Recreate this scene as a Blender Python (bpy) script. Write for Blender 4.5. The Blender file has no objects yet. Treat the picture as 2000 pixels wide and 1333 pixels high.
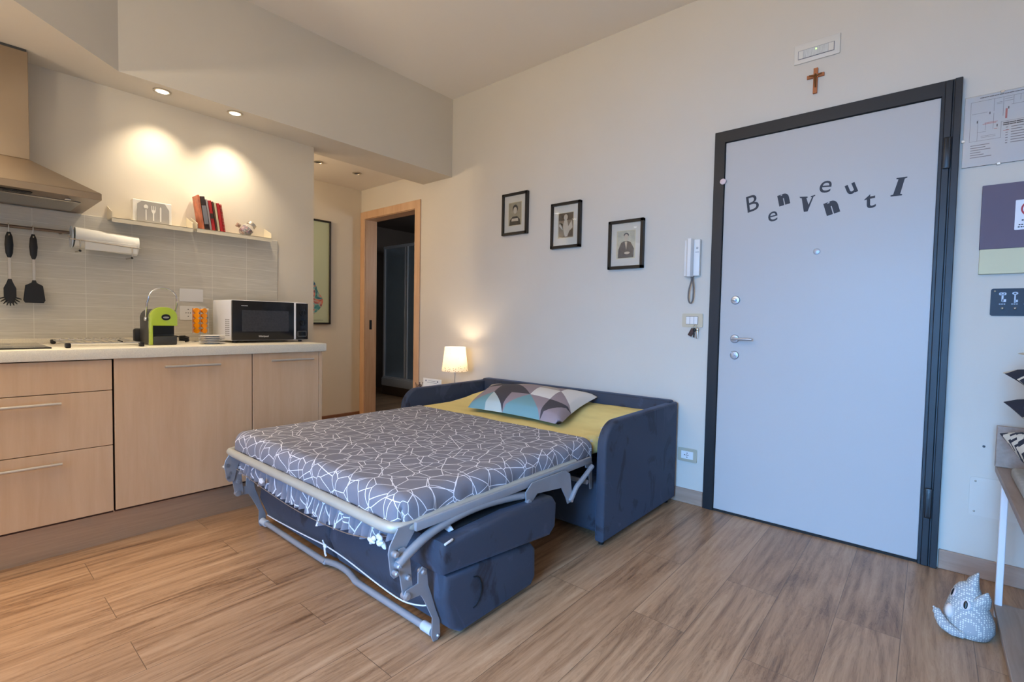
import bpy, bmesh, math, random
from mathutils import Vector, Matrix, noise
PI = math.pi
random.seed(7)
sc = bpy.context.scene
COL = sc.collection

# ---------------------------------------------------------------- camera
cam = bpy.data.cameras.new('camera'); camo = bpy.data.objects.new('camera', cam); COL.objects.link(camo)
cam.sensor_width = 36.0; cam.sensor_fit = 'HORIZONTAL'; cam.lens = 958.11 * 36 / 2000; cam.clip_start = .02
F = Vector((-0.64820006, 0.76040849, -0.04019475)); R = Vector((0.76038722, 0.64918996, 0.01907017)); U = Vector((-0.04059515, 0.01820229, 0.99900987))
m = Matrix((R, U, -F)).transposed().to_4x4(); m.translation = Vector((0.98044, -2.92370, 1.07555)); camo.matrix_world = m
sc.camera = camo

# ---------------------------------------------------------------- light and exposure
w = bpy.data.worlds.new('world'); sc.world = w; w.use_nodes = True
w.node_tree.nodes['Background'].inputs[0].default_value = (.55, .72, 1.0, 1); w.node_tree.nodes['Background'].inputs[1].default_value = 1.0
sc.view_settings.view_transform = 'Standard'; sc.view_settings.look = 'None'; sc.view_settings.gamma = 1
sc.view_settings.use_curve_mapping = False; sc.view_settings.exposure = -0.40

def light(name, kind, loc, energy, color, aim=None, **kw):
    l = bpy.data.lights.new(name, kind); l.energy = energy; l.color = color
    for k, v in kw.items(): setattr(l, k, v)
    o = bpy.data.objects.new(name, l); COL.objects.link(o); o.location = loc
    if aim is not None: o.rotation_euler = Vector(aim).to_track_quat('-Z', 'Y').to_euler()
    return o
COOL = (.17, .48, 1.0); WARM = (1.0, .74, .46)
# daylight through the balcony window behind the camera
light('daylight_window', 'AREA', (.80, -5.28, 1.20), 172, COOL, (.0, 1, -.50), shape='RECTANGLE', size=1.3, size_y=1.8, spread=math.radians(90))
# two added uplights, invented and out of view, to brighten the ceiling
UPL = ((.15, -4.35, 1.80, 78), (-1.25, -4.45, 1.80, 112))
light('hallway_lamp_light', 'POINT', (-3.1, -1.9, 2.2), 55, (1.0, .78, .52), shadow_soft_size=.08)
light('bathroom_fill', 'AREA', (-2.4, 1.3, 1.8), 14, (.7, .85, 1.0), (-1, .1, -.3), shape='RECTANGLE', size=.5, size_y=.5)  # added fill light that brings out the shower; the bathroom has no window
for x_, y_, z_, e_ in UPL: light('ceiling_fill_light', 'AREA', (x_, y_, z_ + .075), e_, (1.0, .85, .62), (0, .12, 1), shape='DISK', size=.26)

# ---------------------------------------------------------------- materials
def lin(r, g, b):
    f = lambda c: ((c / 255 + .055) / 1.055) ** 2.4 if c > 10.3 else c / 255 / 12.92
    return (f(r), f(g), f(b), 1)
MATS = {}
def mat(name, col, rough=.5, metal=0., nscale=0, namt=.06, bump=0., bscale=200, stretch=None, spec=.5, trans=0, emit=0, coat=0, sheen=0, ior=1.45):
    if name in MATS: return MATS[name]
    M = bpy.data.materials.new(name); M.use_nodes = True; nt = M.node_tree; b = nt.nodes['Principled BSDF']
    b.inputs['Base Color'].default_value = col; b.inputs['Roughness'].default_value = rough; b.inputs['Metallic'].default_value = metal
    b.inputs['Specular IOR Level'].default_value = spec; b.inputs['IOR'].default_value = ior
    b.inputs['Transmission Weight'].default_value = trans; b.inputs['Coat Weight'].default_value = coat; b.inputs['Sheen Weight'].default_value = sheen
    if emit: b.inputs['Emission Color'].default_value = col; b.inputs['Emission Strength'].default_value = emit
    L = nt.links.new; tc = nt.nodes.new('ShaderNodeTexCoord'); mp = nt.nodes.new('ShaderNodeMapping')
    L(tc.outputs['Object'], mp.inputs[0]); mp.inputs['Scale'].default_value = stretch or (1, 1, 1)
    if nscale:
        n = nt.nodes.new('ShaderNodeTexNoise'); n.inputs['Scale'].default_value = nscale; n.inputs['Detail'].default_value = 5
        L(mp.outputs[0], n.inputs['Vector']); r = nt.nodes.new('ShaderNodeValToRGB')
        r.color_ramp.elements[0].position = .3; r.color_ramp.elements[1].position = .7
        r.color_ramp.elements[0].color = tuple(c * (1 - namt) for c in col[:3]) + (1,); r.color_ramp.elements[1].color = tuple(min(1, c * (1 + namt)) for c in col[:3]) + (1,)
        L(n.outputs[0], r.inputs[0]); L(r.outputs[0], b.inputs['Base Color'])
    if bump:
        n2 = nt.nodes.new('ShaderNodeTexNoise'); n2.inputs['Scale'].default_value = bscale; n2.inputs['Detail'].default_value = 4
        L(mp.outputs[0], n2.inputs['Vector']); bp = nt.nodes.new('ShaderNodeBump'); bp.inputs['Strength'].default_value = bump; bp.inputs['Distance'].default_value = .002
        L(n2.outputs[0], bp.inputs['Height']); L(bp.outputs[0], b.inputs['Normal'])
    MATS[name] = M; return M
class N:
    def __init__(s, name, rough=.5, metal=0):
        s.M = bpy.data.materials.new(name); s.M.use_nodes = True; s.nt = s.M.node_tree; s.b = s.nt.nodes['Principled BSDF']
        s.b.inputs['Roughness'].default_value = rough; s.b.inputs['Metallic'].default_value = metal; MATS[name] = s.M
    def n(s, t, **kw):
        x = s.nt.nodes.new(t)
        for k, v in kw.items():
            if hasattr(x, k): setattr(x, k, v)
            else: x.inputs[k.replace('_', ' ')].default_value = v
        return x
    def l(s, a, b): s.nt.links.new(a, b)
    def math(s, op, a, b=None, c=None):
        x = s.nt.nodes.new('ShaderNodeMath'); x.operation = op
        for i, v in enumerate((a, b, c)):
            if v is None: continue
            if isinstance(v, (int, float)): x.inputs[i].default_value = v
            else: s.l(v, x.inputs[i])
        return x.outputs[0]
    def mix(s, f, a, b, mode='MIX'):
        x = s.nt.nodes.new('ShaderNodeMix'); x.data_type = 'RGBA'; x.blend_type = mode
        for i, v in ((0, f), (6, a), (7, b)):
            if isinstance(v, (int, float, tuple)): x.inputs[i].default_value = v
            else: s.l(v, x.inputs[i])
        return x.outputs[2]
    def ramp(s, f, stops):
        x = s.nt.nodes.new('ShaderNodeValToRGB'); e = x.color_ramp.elements
        while len(e) < len(stops): e.new(.5)
        for i, (p, c) in enumerate(stops): e[i].position = p; e[i].color = c
        s.l(f, x.inputs[0]); return x.outputs[0]
    def vec(s, kind='Object', scale=(1, 1, 1), rot=(0, 0, 0), loc=(0, 0, 0)):
        tc = s.n('ShaderNodeTexCoord'); mp = s.n('ShaderNodeMapping'); mp.inputs['Scale'].default_value = scale
        mp.inputs['Rotation'].default_value = rot; mp.inputs['Location'].default_value = loc; s.l(tc.outputs[kind], mp.inputs[0]); return mp.outputs[0]
    def bump(s, h, st=.3, d=.002):
        x = s.n('ShaderNodeBump'); x.inputs['Strength'].default_value = st; x.inputs['Distance'].default_value = d
        s.l(h, x.inputs['Height']); s.l(x.outputs[0], s.b.inputs['Normal'])
    def base(s, c): s.l(c, s.b.inputs['Base Color'])

WALL = mat('wall_paint', lin(206, 200, 190), .85, nscale=3, namt=.012, bump=.12, bscale=180, spec=.2)
WALLK = mat('kitchen_wall_paint', lin(211, 202, 187), .8, nscale=3, namt=.012, bump=.12, bscale=180, spec=.2)
CEIL = mat('ceiling_paint', lin(232, 226, 218), .9, bump=.08, bscale=160, spec=.2)
DOORW = mat('door_panel_white', lin(182, 181, 181), .42, nscale=2, namt=.01, spec=.4)
ANTH = mat('anthracite_steel', lin(29, 31, 36), .45, .1, nscale=4, namt=.05)
BLACKP = mat('black_plastic', lin(22, 22, 24), .4)
BLACKF = mat('black_frame_paint', lin(28, 26, 25), .35)
SHELFW = mat('cream_metal_shelf', lin(216, 206, 184), .5)
EMW = mat('emergency_housing_white', lin(212, 208, 200), .5)
WHITEP = mat('white_plastic', lin(225, 224, 222), .35, nscale=3, namt=.01)
STEEL = mat('brushed_steel', lin(196, 188, 176), .34, .9, nscale=14, namt=.03)
DOORM = mat('satin_door_metal', lin(186, 190, 198), .28, .7, nscale=5, namt=.02)
CHROME = mat('chrome', lin(215, 215, 218), .12, 1, nscale=3, namt=.02)
GREYM = mat('silver_painted_tube', lin(158, 162, 170), .36, .35, nscale=6, namt=.05)
GREYMW = mat('champagne_painted_tube', lin(184, 182, 172), .42, .25, nscale=6, namt=.05)
PLATE = mat('zinc_plate', lin(156, 160, 168), .4, .4, nscale=10, namt=.08)
GLASS = mat('clear_glass', (1, 1, 1, 1), .03, trans=1)
PAPER = mat('paper', lin(235, 232, 224), .8, nscale=5, namt=.02)
MATB = mat('picture_mat', lin(232, 229, 218), .8, nscale=5, namt=.02)
CARC = mat('cabinet_carcass_dark', lin(70, 48, 36), .7, nscale=5, namt=.05)
COUNTER = mat('speckled_cream_worktop', lin(222, 214, 196), .38, nscale=260, namt=.09, bump=.03)
KICK = mat('brushed_plinth_metal', lin(190, 168, 144), .38, .6, nscale=6, namt=.08, stretch=(1, 1, 20))
LIME = mat('lime_green_gloss', lin(178, 200, 62), .22, nscale=2, namt=.02, coat=.6)
DKGREY = mat('dark_grey_plastic', lin(58, 58, 58), .4, nscale=5, namt=.04)
RED = mat('red_print', lin(165, 30, 34), .5, nscale=9, namt=.2)
COPPER = mat('copper_book_cover', lin(186, 108, 78), .45, nscale=22, namt=.35)
DARKB = mat('dark_book_cover', lin(50, 36, 34), .5, nscale=60, namt=.6, stretch=(1, 1, .2))
INK = mat('charcoal_ink', lin(45, 50, 60), .6)
PINK = mat('pale_pink_plastic', lin(222, 200, 200), .5)
BEIGEPL = mat('champagne_switch_plate', lin(196, 188, 166), .35, .3)
LEDG = mat('green_status_light', (.45, 1, .25, 1), .4, emit=2.5)
PURPLE = mat('muted_purple_panel', lin(104, 96, 112), .8, nscale=4, namt=.02)
CREAMP = mat('pale_yellow_panel', lin(205, 203, 172), .8, nscale=4, namt=.02)
NAVY = mat('dark_navy_enamel', lin(24, 32, 47), .5, nscale=3, namt=.03)
LTBLUE = mat('pale_blue_print', lin(190, 202, 220), .5)
DRAWN = mat('grey_drawing_ink', lin(120, 120, 128), .7)
REDD = mat('red_drawing_ink', lin(190, 110, 110), .7)
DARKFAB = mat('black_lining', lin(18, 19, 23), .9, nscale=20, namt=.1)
KEYBR = mat('brown_leather_fob', lin(70, 48, 42), .6)
ORANGE = mat('orange_capsule', lin(245, 150, 12), .3, nscale=30, namt=.12)
WHITECAP = mat('white_capsule', lin(236, 232, 226), .35)
HANDM = mat('satin_bar_handle', lin(205, 198, 188), .3, .7, nscale=6, namt=.02)
HOOD = mat('hood_brushed_steel', lin(160, 143, 124), .36, .85, nscale=8, namt=.03)
HOBG = mat('black_hob_glass', lin(20, 20, 22), .06, spec=.6)
TAPE = mat('elastic_white', lin(222, 224, 230), .7)
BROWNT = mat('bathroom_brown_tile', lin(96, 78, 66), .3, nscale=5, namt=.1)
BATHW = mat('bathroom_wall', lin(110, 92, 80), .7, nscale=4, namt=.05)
SHWH = mat('shower_white_frame', lin(220, 224, 232), .3)
FROST = mat('shower_glass', lin(190, 200, 206), .35, trans=.75)
SEALW = mat('dark_rubber', lin(26, 24, 24), .7)

def wood(name, c1, c2, axis='Z', scale=6, rough=.45, contrast=1.0):
    n = N(name, rough); st = {'Z': (9, 9, .8), 'Y': (9, .8, 9), 'X': (.8, 9, 9)}[axis]
    v = n.vec('Object', st); a = n.n('ShaderNodeTexNoise', Scale=scale, Detail=7.0, Roughness=.62, Distortion=.4); n.l(v, a.inputs['Vector'])
    v2 = n.vec('Object', tuple(.35 * q for q in st)); c = n.n('ShaderNodeTexNoise', Scale=scale * .6, Detail=3.0); n.l(v2, c.inputs['Vector'])
    f = n.math('ADD', n.math('MULTIPLY', a.outputs[0], .6), n.math('MULTIPLY', c.outputs[0], .4))
    n.base(n.ramp(f, [(.5 - .16 / contrast, c1), (.5 + .16 / contrast, c2)])); n.bump(a.outputs[0], .06); return n.M
BEECH = wood('pale_beech_laminate', lin(197, 161, 126), lin(209, 176, 142), 'Z', 3.2)
DOORWOOD = wood('pale_door_frame_wood', lin(190, 152, 120), lin(208, 174, 142), 'Z', 3.5)
SKIRT = wood('skirting_wood', lin(150, 122, 104), lin(176, 150, 132), 'X', 4)
SKIRTY = wood('skirting_wood_side', lin(112, 76, 56), lin(138, 96, 72), 'Y', 4)
BENCHW = wood('greyed_oak_board', lin(140, 118, 102), lin(170, 148, 132), 'Y', 5)
CROSSW = wood('cherry_wood', lin(150, 84, 44), lin(186, 112, 64), 'Z', 8)

def floor_mat():
    n = N('oak_laminate_floor', .34)
    v = n.vec('Object', (1, 1, 1), (0, 0, PI / 2), (0.03, .4, 0))
    br = n.n('ShaderNodeTexBrick', offset=.37, offset_frequency=2); n.l(v, br.inputs['Vector'])
    br.inputs['Scale'].default_value = 1; br.inputs['Brick Width'].default_value = 1.28; br.inputs['Row Height'].default_value = .192
    br.inputs['Mortar Size'].default_value = .0011; br.inputs['Mortar Smooth'].default_value = .1; br.inputs['Bias'].default_value = 0
    br.inputs['Color1'].default_value = (0, 0, 0, 1); br.inputs['Color2'].default_value = (1, 1, 1, 1); br.inputs['Mortar'].default_value = (.5, .5, .5, 1)
    sep = n.n('ShaderNodeSeparateColor'); n.l(br.outputs['Color'], sep.inputs[0])
    tc = n.n('ShaderNodeTexCoord'); sx = n.n('ShaderNodeSeparateXYZ'); n.l(tc.outputs['Object'], sx.inputs[0])
    cb = n.n('ShaderNodeCombineXYZ')
    n.l(n.math('ADD', n.math('MULTIPLY', sx.outputs[0], 8.5), n.math('MULTIPLY', sep.outputs[0], 37)), cb.inputs[0])
    n.l(n.math('ADD', n.math('MULTIPLY', sx.outputs[1], .7), n.math('MULTIPLY', sep.outputs[0], 11)), cb.inputs[1])
    a = n.n('ShaderNodeTexNoise', Scale=1.5, Detail=8.0, Roughness=.6, Distortion=1.4); n.l(cb.outputs[0], a.inputs['Vector'])
    wv = n.n('ShaderNodeTexWave', Scale=1.1, Distortion=7.0, Detail=4.0); wv.inputs['Detail Scale'].default_value = .7; n.l(cb.outputs[0], wv.inputs['Vector'])
    cb2 = n.n('ShaderNodeCombineXYZ'); n.l(n.math('MULTIPLY', sx.outputs[0], 90), cb2.inputs[0]); n.l(n.math('MULTIPLY', sx.outputs[1], 5), cb2.inputs[1])
    fg = n.n('ShaderNodeTexNoise', Scale=1.0, Detail=4.0); n.l(cb2.outputs[0], fg.inputs['Vector'])
    f = n.math('ADD', n.math('ADD', n.math('MULTIPLY', a.outputs[0], .66), n.math('MULTIPLY', wv.outputs[1], .04)), n.math('MULTIPLY', fg.outputs[0], .30))
    ct = n.math('ABSOLUTE', n.math('SINE', n.math('MULTIPLY', a.outputs[0], 60)))
    f = n.math('ADD', f, n.math('MULTIPLY', n.math('SUBTRACT', n.math('POWER', ct, .5), .8), .095))
    c = n.ramp(f, [(.30, lin(104, 74, 52)), (.40, lin(146, 110, 80)), (.52, lin(176, 138, 104)), (.68, lin(196, 160, 126))])
    c = n.mix(n.math('MULTIPLY', sep.outputs[0], .7), c, n.mix(1.0, c, (.80, .77, .76, 1), 'MULTIPLY'))
    c = n.mix(n.math('MULTIPLY', br.outputs['Fac'], .85), c, lin(98, 74, 56)); n.base(c)
    rr = n.math('ADD', .24, n.math('MULTIPLY', fg.outputs[0], .16)); n.l(rr, n.b.inputs['Roughness'])
    n.bump(n.math('SUBTRACT', n.math('MULTIPLY', fg.outputs[0], .25), br.outputs['Fac']), .22, .0015); return n.M
FLOOR = floor_mat()

def tile_mat():
    n = N('grey_ribbed_wall_tile', .33)
    tc = n.n('ShaderNodeTexCoord'); sx = n.n('ShaderNodeSeparateXYZ'); n.l(tc.outputs['Object'], sx.inputs[0])
    cb = n.n('ShaderNodeCombineXYZ'); n.l(n.math('ADD', sx.outputs[1], 1.383 + 2.035), cb.inputs[0]); n.l(n.math('SUBTRACT', sx.outputs[2], 1.601 - 1.4), cb.inputs[1])
    br = n.n('ShaderNodeTexBrick', offset=0.0, squash=1.0); n.l(cb.outputs[0], br.inputs['Vector'])
    br.inputs['Scale'].default_value = 1; br.inputs['Brick Width'].default_value = .2035; br.inputs['Row Height'].default_value = .07
    br.inputs['Mortar Size'].default_value = .0014; br.inputs['Mortar Smooth'].default_value = .3
    v = n.vec('Object', (1, 1.5, 26)); a = n.n('ShaderNodeTexNoise', Scale=7.0, Detail=5.0); n.l(v, a.inputs['Vector'])
    c = n.ramp(a.outputs[0], [(.3, lin(194, 188, 175)), (.7, lin(207, 201, 189))])
    n.base(n.mix(br.outputs['Fac'], c, lin(222, 217, 205)))
    n.bump(n.math('SUBTRACT', n.math('MULTIPLY', a.outputs[0], .3), br.outputs['Fac']), .35, .002); return n.M
TILE = tile_mat()

def velvet(name, c1, c2, c3):
    n = N(name, .8); n.b.inputs['Sheen Weight'].default_value = .35; n.b.inputs['Sheen Roughness'].default_value = .4
    n.b.inputs['Sheen Tint'].default_value = lin(120, 140, 175)
    v = n.vec('Object', (1.4, 1.4, 1.0)); a = n.n('ShaderNodeTexNoise', Scale=3.4, Detail=6.0, Roughness=.6, Distortion=.8); n.l(v, a.inputs['Vector'])
    n.base(n.ramp(a.outputs[0], [(.38, c3), (.43, c1), (.58, c1), (.62, c2)]))
    f = n.n('ShaderNodeTexNoise', Scale=450.0, Detail=2.0); n.l(v, f.inputs['Vector']); n.bump(f.outputs[0], .25, .001); return n.M
VELVET = velvet('slate_blue_velvet', lin(50, 56, 70), lin(62, 68, 84), lin(36, 34, 42))

def sheet_mat():
    n = N('geometric_line_sheet', .85)
    v = n.vec('UV', (1, 1, 1)); nz = n.n('ShaderNodeTexNoise', Scale=4.0); n.l(v, nz.inputs['Vector'])
    a = n.n('ShaderNodeTexVoronoi', voronoi_dimensions='2D', feature='DISTANCE_TO_EDGE', Scale=14.0, Randomness=1.0); n.l(v, a.inputs['Vector'])
    v2 = n.vec('UV', (1, 1, 1), (0, 0, .6), (3.3, 1.7, 0))
    b = n.n('ShaderNodeTexVoronoi', voronoi_dimensions='2D', feature='DISTANCE_TO_EDGE', Scale=9.5, Randomness=1.0); n.l(v2, b.inputs['Vector'])
    la = n.math('LESS_THAN', a.outputs['Distance'], .0015 * 14.0); lb = n.math('LESS_THAN', b.outputs['Distance'], .0015 * 9.5)
    f = n.math('MAXIMUM', la, lb)
    g = n.n('ShaderNodeTexNoise', Scale=900.0, Detail=2.0); n.l(v, g.inputs['Vector'])
    c = n.ramp(g.outputs[0], [(.3, lin(112, 111, 120)), (.7, lin(132, 130, 140))])
    n.base(n.mix(f, c, lin(232, 230, 236)))
    n.bump(g.outputs[0], .1, .001); return n.M
SHEET = sheet_mat()
YELLOW = mat('yellow_cotton', lin(232, 210, 136), .85, nscale=6, namt=.04, bump=.25, bscale=14, stretch=(1, 2.5, 1))

def dots_mat():
    n = N('dotted_pale_fabric', .9); v = n.vec('Object', (1, 1, 1))
    a = n.n('ShaderNodeTexVoronoi', feature='F1', Scale=150.0, Randomness=.2); n.l(v, a.inputs['Vector'])
    n.base(n.mix(n.math('LESS_THAN', a.outputs['Distance'], .36), lin(158, 160, 162), lin(222, 219, 208))); n.bump(a.outputs['Distance'], .2); return n.M
DOTS = dots_mat()

def chevron_mat(name, c1, c2, freq, zig, amp, rot=(0, 0, 0), thr=.5):
    n = N(name, .9); v = n.vec('UV', (1, 1, 1), rot); sx = n.n('ShaderNodeSeparateXYZ'); n.l(v, sx.inputs[0])
    z = n.math('PINGPONG', n.math('MULTIPLY', sx.outputs[0], zig), 1)
    st = n.math('SNAP', z, .2)
    f = n.math('FRACT', n.math('ADD', n.math('MULTIPLY', sx.outputs[1], freq), n.math('MULTIPLY', st, amp)))
    n.base(n.mix(n.math('LESS_THAN', f, thr), c1, c2)); return n.M

# ---------------------------------------------------------------- builders
class B:
    def __init__(s): s.bm = bmesh.new(); s.mi = 0; s.mats = []
    def m(s, M):
        if M not in s.mats: s.mats.append(M)
        s.mi = s.mats.index(M); return s
    def _done(s, fs):
        for f in fs: f.material_index = s.mi
        return s
    def box(s, lo, hi, bev=0, seg=2):
        lo, hi = Vector(lo), Vector(hi); c = (lo + hi) / 2; d = hi - lo
        t = bmesh.new(); bmesh.ops.create_cube(t, size=1, matrix=Matrix.Translation(c) @ Matrix.Diagonal((abs(d.x), abs(d.y), abs(d.z), 1)))
        if bev: bmesh.ops.bevel(t, geom=t.edges[:], offset=min(bev, min(abs(q) for q in d) * .49), segments=seg, affect='EDGES', profile=.5)
        return s._merge(t)
    def _merge(s, t, M=None):
        mp = {}
        for v in t.verts: mp[v] = s.bm.verts.new(M @ v.co if M is not None else v.co)
        for f in t.faces:
            try: nf = s.bm.faces.new([mp[v] for v in f.verts]); nf.material_index = s.mi
            except ValueError: pass
        t.free(); return s
    def prism(s, poly, axis, lo, hi, bev=0, seg=2):
        t = bmesh.new()
        def P(a, b, h): return {'x': (h, a, b), 'y': (a, h, b), 'z': (a, b, h)}[axis]
        v1 = [t.verts.new(P(a, b, lo)) for a, b in poly]; v2 = [t.verts.new(P(a, b, hi)) for a, b in poly]
        t.faces.new(v1); t.faces.new(v2[::-1]); k = len(poly)
        for i in range(k): t.faces.new((v1[i], v2[i], v2[(i + 1) % k], v1[(i + 1) % k]))
        bmesh.ops.recalc_face_normals(t, faces=t.faces[:])
        if bev:
            es = [e for e in t.edges if e.verts[0] in v1 and e.verts[1] in v1 or e.verts[0] in v2 and e.verts[1] in v2]
            bmesh.ops.bevel(t, geom=es, offset=bev, segments=seg, affect='EDGES', profile=.5)
        return s._merge(t)
    def cyl(s, p0, p1, r, r2=None, seg=20, caps=True):
        p0, p1 = Vector(p0), Vector(p1); d = p1 - p0; t = bmesh.new()
        bmesh.ops.create_cone(t, cap_ends=caps, segments=seg, radius1=r, radius2=r if r2 is None else r2, depth=d.length)
        M = Matrix.Translation((p0 + p1) / 2) @ d.to_track_quat('Z', 'Y').to_matrix().to_4x4(); return s._merge(t, M)
    def sph(s, c, r, seg=16, M=None):
        t = bmesh.new(); bmesh.ops.create_uvsphere(t, u_segments=seg, v_segments=max(6, seg // 2), radius=1)
        r = Vector(r) if hasattr(r, '__len__') else Vector((r, r, r))
        return s._merge(t, Matrix.Translation(c) @ (M or Matrix.Identity(4)) @ Matrix.Diagonal((r.x, r.y, r.z, 1)))
    def tube(s, pts, r, seg=10, smooth=0, flat=None):
        pts = [Vector(p) for p in pts]
        if smooth:
            q = []
            for i in range(len(pts) - 1):
                a, b, c, d = pts[max(i - 1, 0)], pts[i], pts[i + 1], pts[min(i + 2, len(pts) - 1)]
                for k in range(smooth):
                    t = k / smooth; q.append(.5 * ((2 * b) + (-a + c) * t + (2 * a - 5 * b + 4 * c - d) * t * t + (-a + 3 * b - 3 * c + d) * t ** 3))
            q.append(pts[-1]); pts = q
        rr = r if hasattr(r, '__len__') else [r] * len(pts)
        if len(rr) != len(pts): rr = [rr[min(len(rr) - 1, int(i * len(rr) / len(pts)))] for i in range(len(pts))]
        up = Vector((0, 0, 1)); rings = []
        t0 = (pts[1] - pts[0]).normalized()
        if abs(t0.dot(up)) > .95: up = Vector((1, 0, 0))
        nrm = t0.cross(up).normalized()
        for i, p in enumerate(pts):
            t = (pts[min(i + 1, len(pts) - 1)] - pts[max(i - 1, 0)]).normalized()
            nrm = (nrm - t * nrm.dot(t)).normalized(); bn = t.cross(nrm)
            fx = flat or (1, 1)
            rings.append([s.bm.verts.new(p + (nrm * math.cos(2 * PI * k / seg) * fx[0] + bn * math.sin(2 * PI * k / seg) * fx[1]) * rr[i]) for k in range(seg)])
        fs = []
        for a, b in zip(rings, rings[1:]):
            for k in range(seg): fs.append(s.bm.faces.new((a[k], a[(k + 1) % seg], b[(k + 1) % seg], b[k])))
        fs.append(s.bm.faces.new(rings[0][::-1])); fs.append(s.bm.faces.new(rings[-1])); return s._done(fs)
    def lathe(s, prof, c, seg=32, axis='z', caps=True):
        c = Vector(c); rings = []
        def P(r, h, a):
            x, y = r * math.cos(a), r * math.sin(a)
            return c + Vector({'z': (x, y, h), 'y': (x, h, y), 'x': (h, x, y)}[axis])
        for r, h in prof: rings.append([s.bm.verts.new(P(max(r, 1e-5), h, 2 * PI * k / seg)) for k in range(seg)])
        fs = []
        for a, b in zip(rings, rings[1:]):
            for k in range(seg): fs.append(s.bm.faces.new((a[k], a[(k + 1) % seg], b[(k + 1) % seg], b[k])))
        if caps: fs.append(s.bm.faces.new(rings[0][::-1])); fs.append(s.bm.faces.new(rings[-1]))
        return s._done(fs)
    def xf(s, M): bmesh.ops.transform(s.bm, matrix=M, verts=s.bm.verts[:]); return s
    def obj(s, name, M=None, parent=None, smooth=35, recalc=True):
        if recalc: bmesh.ops.recalc_face_normals(s.bm, faces=s.bm.faces[:])
        me = bpy.data.meshes.new(name); s.bm.to_mesh(me); s.bm.free()
        for q in (s.mats or [M]): me.materials.append(q)
        return link(name, me, parent, smooth)
def link(name, me, parent=None, smooth=35):
    if smooth:
        for p in me.polygons: p.use_smooth = True
        me.set_sharp_from_angle(angle=math.radians(smooth))
    o = bpy.data.objects.new(name, me); COL.objects.link(o)
    if parent is not None: adopt(o, parent)
    return o
def abs_loc(p):
    v = Vector(p.location)
    while p.parent: p = p.parent; v += p.location if p.type == 'EMPTY' else Vector((0, 0, 0))
    return v
def adopt(o, parent):
    o.parent = parent
    M = Matrix.Identity(4)
    q = parent; T = Matrix.Identity(4)
    while q is not None:
        T = Matrix.LocRotScale(q.location, q.rotation_euler, q.scale) @ T if q.parent is None else Matrix.LocRotScale(q.location, q.rotation_euler, q.scale) @ T
        if q.parent is not None: T = q.matrix_parent_inverse @ T
        q = q.parent
    o.matrix_parent_inverse = T.inverted()
def tag(o, label=None, cat=None, group=None, kind=None):
    if label: o['label'] = label
    if cat: o['category'] = cat
    if group: o['group'] = group
    if kind: o['kind'] = kind
    return o
def thing(name, loc, label, cat, group=None, kind=None):
    o = bpy.data.objects.new(name, None); COL.objects.link(o); o.location = loc; o.empty_display_size = .05
    return tag(o, label, cat, group, kind)
def rrect(x0, y0, x1, y1, r, seg=6):
    out = []
    for cx, cy, a0 in ((x1 - r, y1 - r, 0), (x0 + r, y1 - r, PI / 2), (x0 + r, y0 + r, PI), (x1 - r, y0 + r, 3 * PI / 2)):
        for k in range(seg + 1): a = a0 + PI / 2 * k / seg; out.append((cx + r * math.cos(a), cy + r * math.sin(a)))
    return out
def frame_on(origin, right, up):
    r, u = Vector(right).normalized(), Vector(up).normalized(); n = r.cross(u)
    M = Matrix((r, u, n)).transposed().to_4x4(); M.translation = Vector(origin); return M
DW = lambda x, z, y=0: frame_on((x, y, z), (1, 0, 0), (0, 0, 1))       # door wall, faces -y
KW = lambda y, z, x=-2.49: frame_on((x, y, z), (0, 1, 0), (0, 0, 1))   # kitchen wall, faces +x
def text_obj(name, s, size, M, mt, parent=None, rot=0, bold=0., shear=0., ext=.0006, align='CENTER', sx=1):
    cu = bpy.data.curves.new(name, 'FONT'); cu.body = s; cu.size = size; cu.extrude = ext; cu.offset = bold; cu.shear = shear
    cu.align_x = align; cu.align_y = 'CENTER'; cu.resolution_u = 4
    t = bpy.data.objects.new(name, cu); COL.objects.link(t); dg = bpy.context.evaluated_depsgraph_get(); dg.update()
    me = bpy.data.meshes.new_from_object(t.evaluated_get(dg)); bpy.data.objects.remove(t); bpy.data.curves.remove(cu)
    me.transform(M @ Matrix.Rotation(rot, 4, 'Z') @ Matrix.Diagonal((sx, 1, 1, 1))); me.materials.clear(); me.materials.append(mt); me.name = name
    return link(name, me, parent, 0)
def flat(b, poly, M, h=.0008, z0=0.):
    """thin plate of polygon poly (2d) in frame M"""
    t = bmesh.new(); a = [t.verts.new((x, y, z0)) for x, y in poly]; c = [t.verts.new((x, y, z0 + h)) for x, y in poly]
    t.faces.new(a[::-1]); t.faces.new(c); k = len(poly)
    for i in range(k): t.faces.new((a[i], a[(i + 1) % k], c[(i + 1) % k], c[i]))
    return b._merge(t, M)
def circ(x, y, rx, ry=None, n=20): return [(x + rx * math.cos(2 * PI * k / n), y + (ry or rx) * math.sin(2 * PI * k / n)) for k in range(n)]
def rect(x0, y0, x1, y1): return [(x0, y0), (x1, y0), (x1, y1), (x0, y1)]

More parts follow.
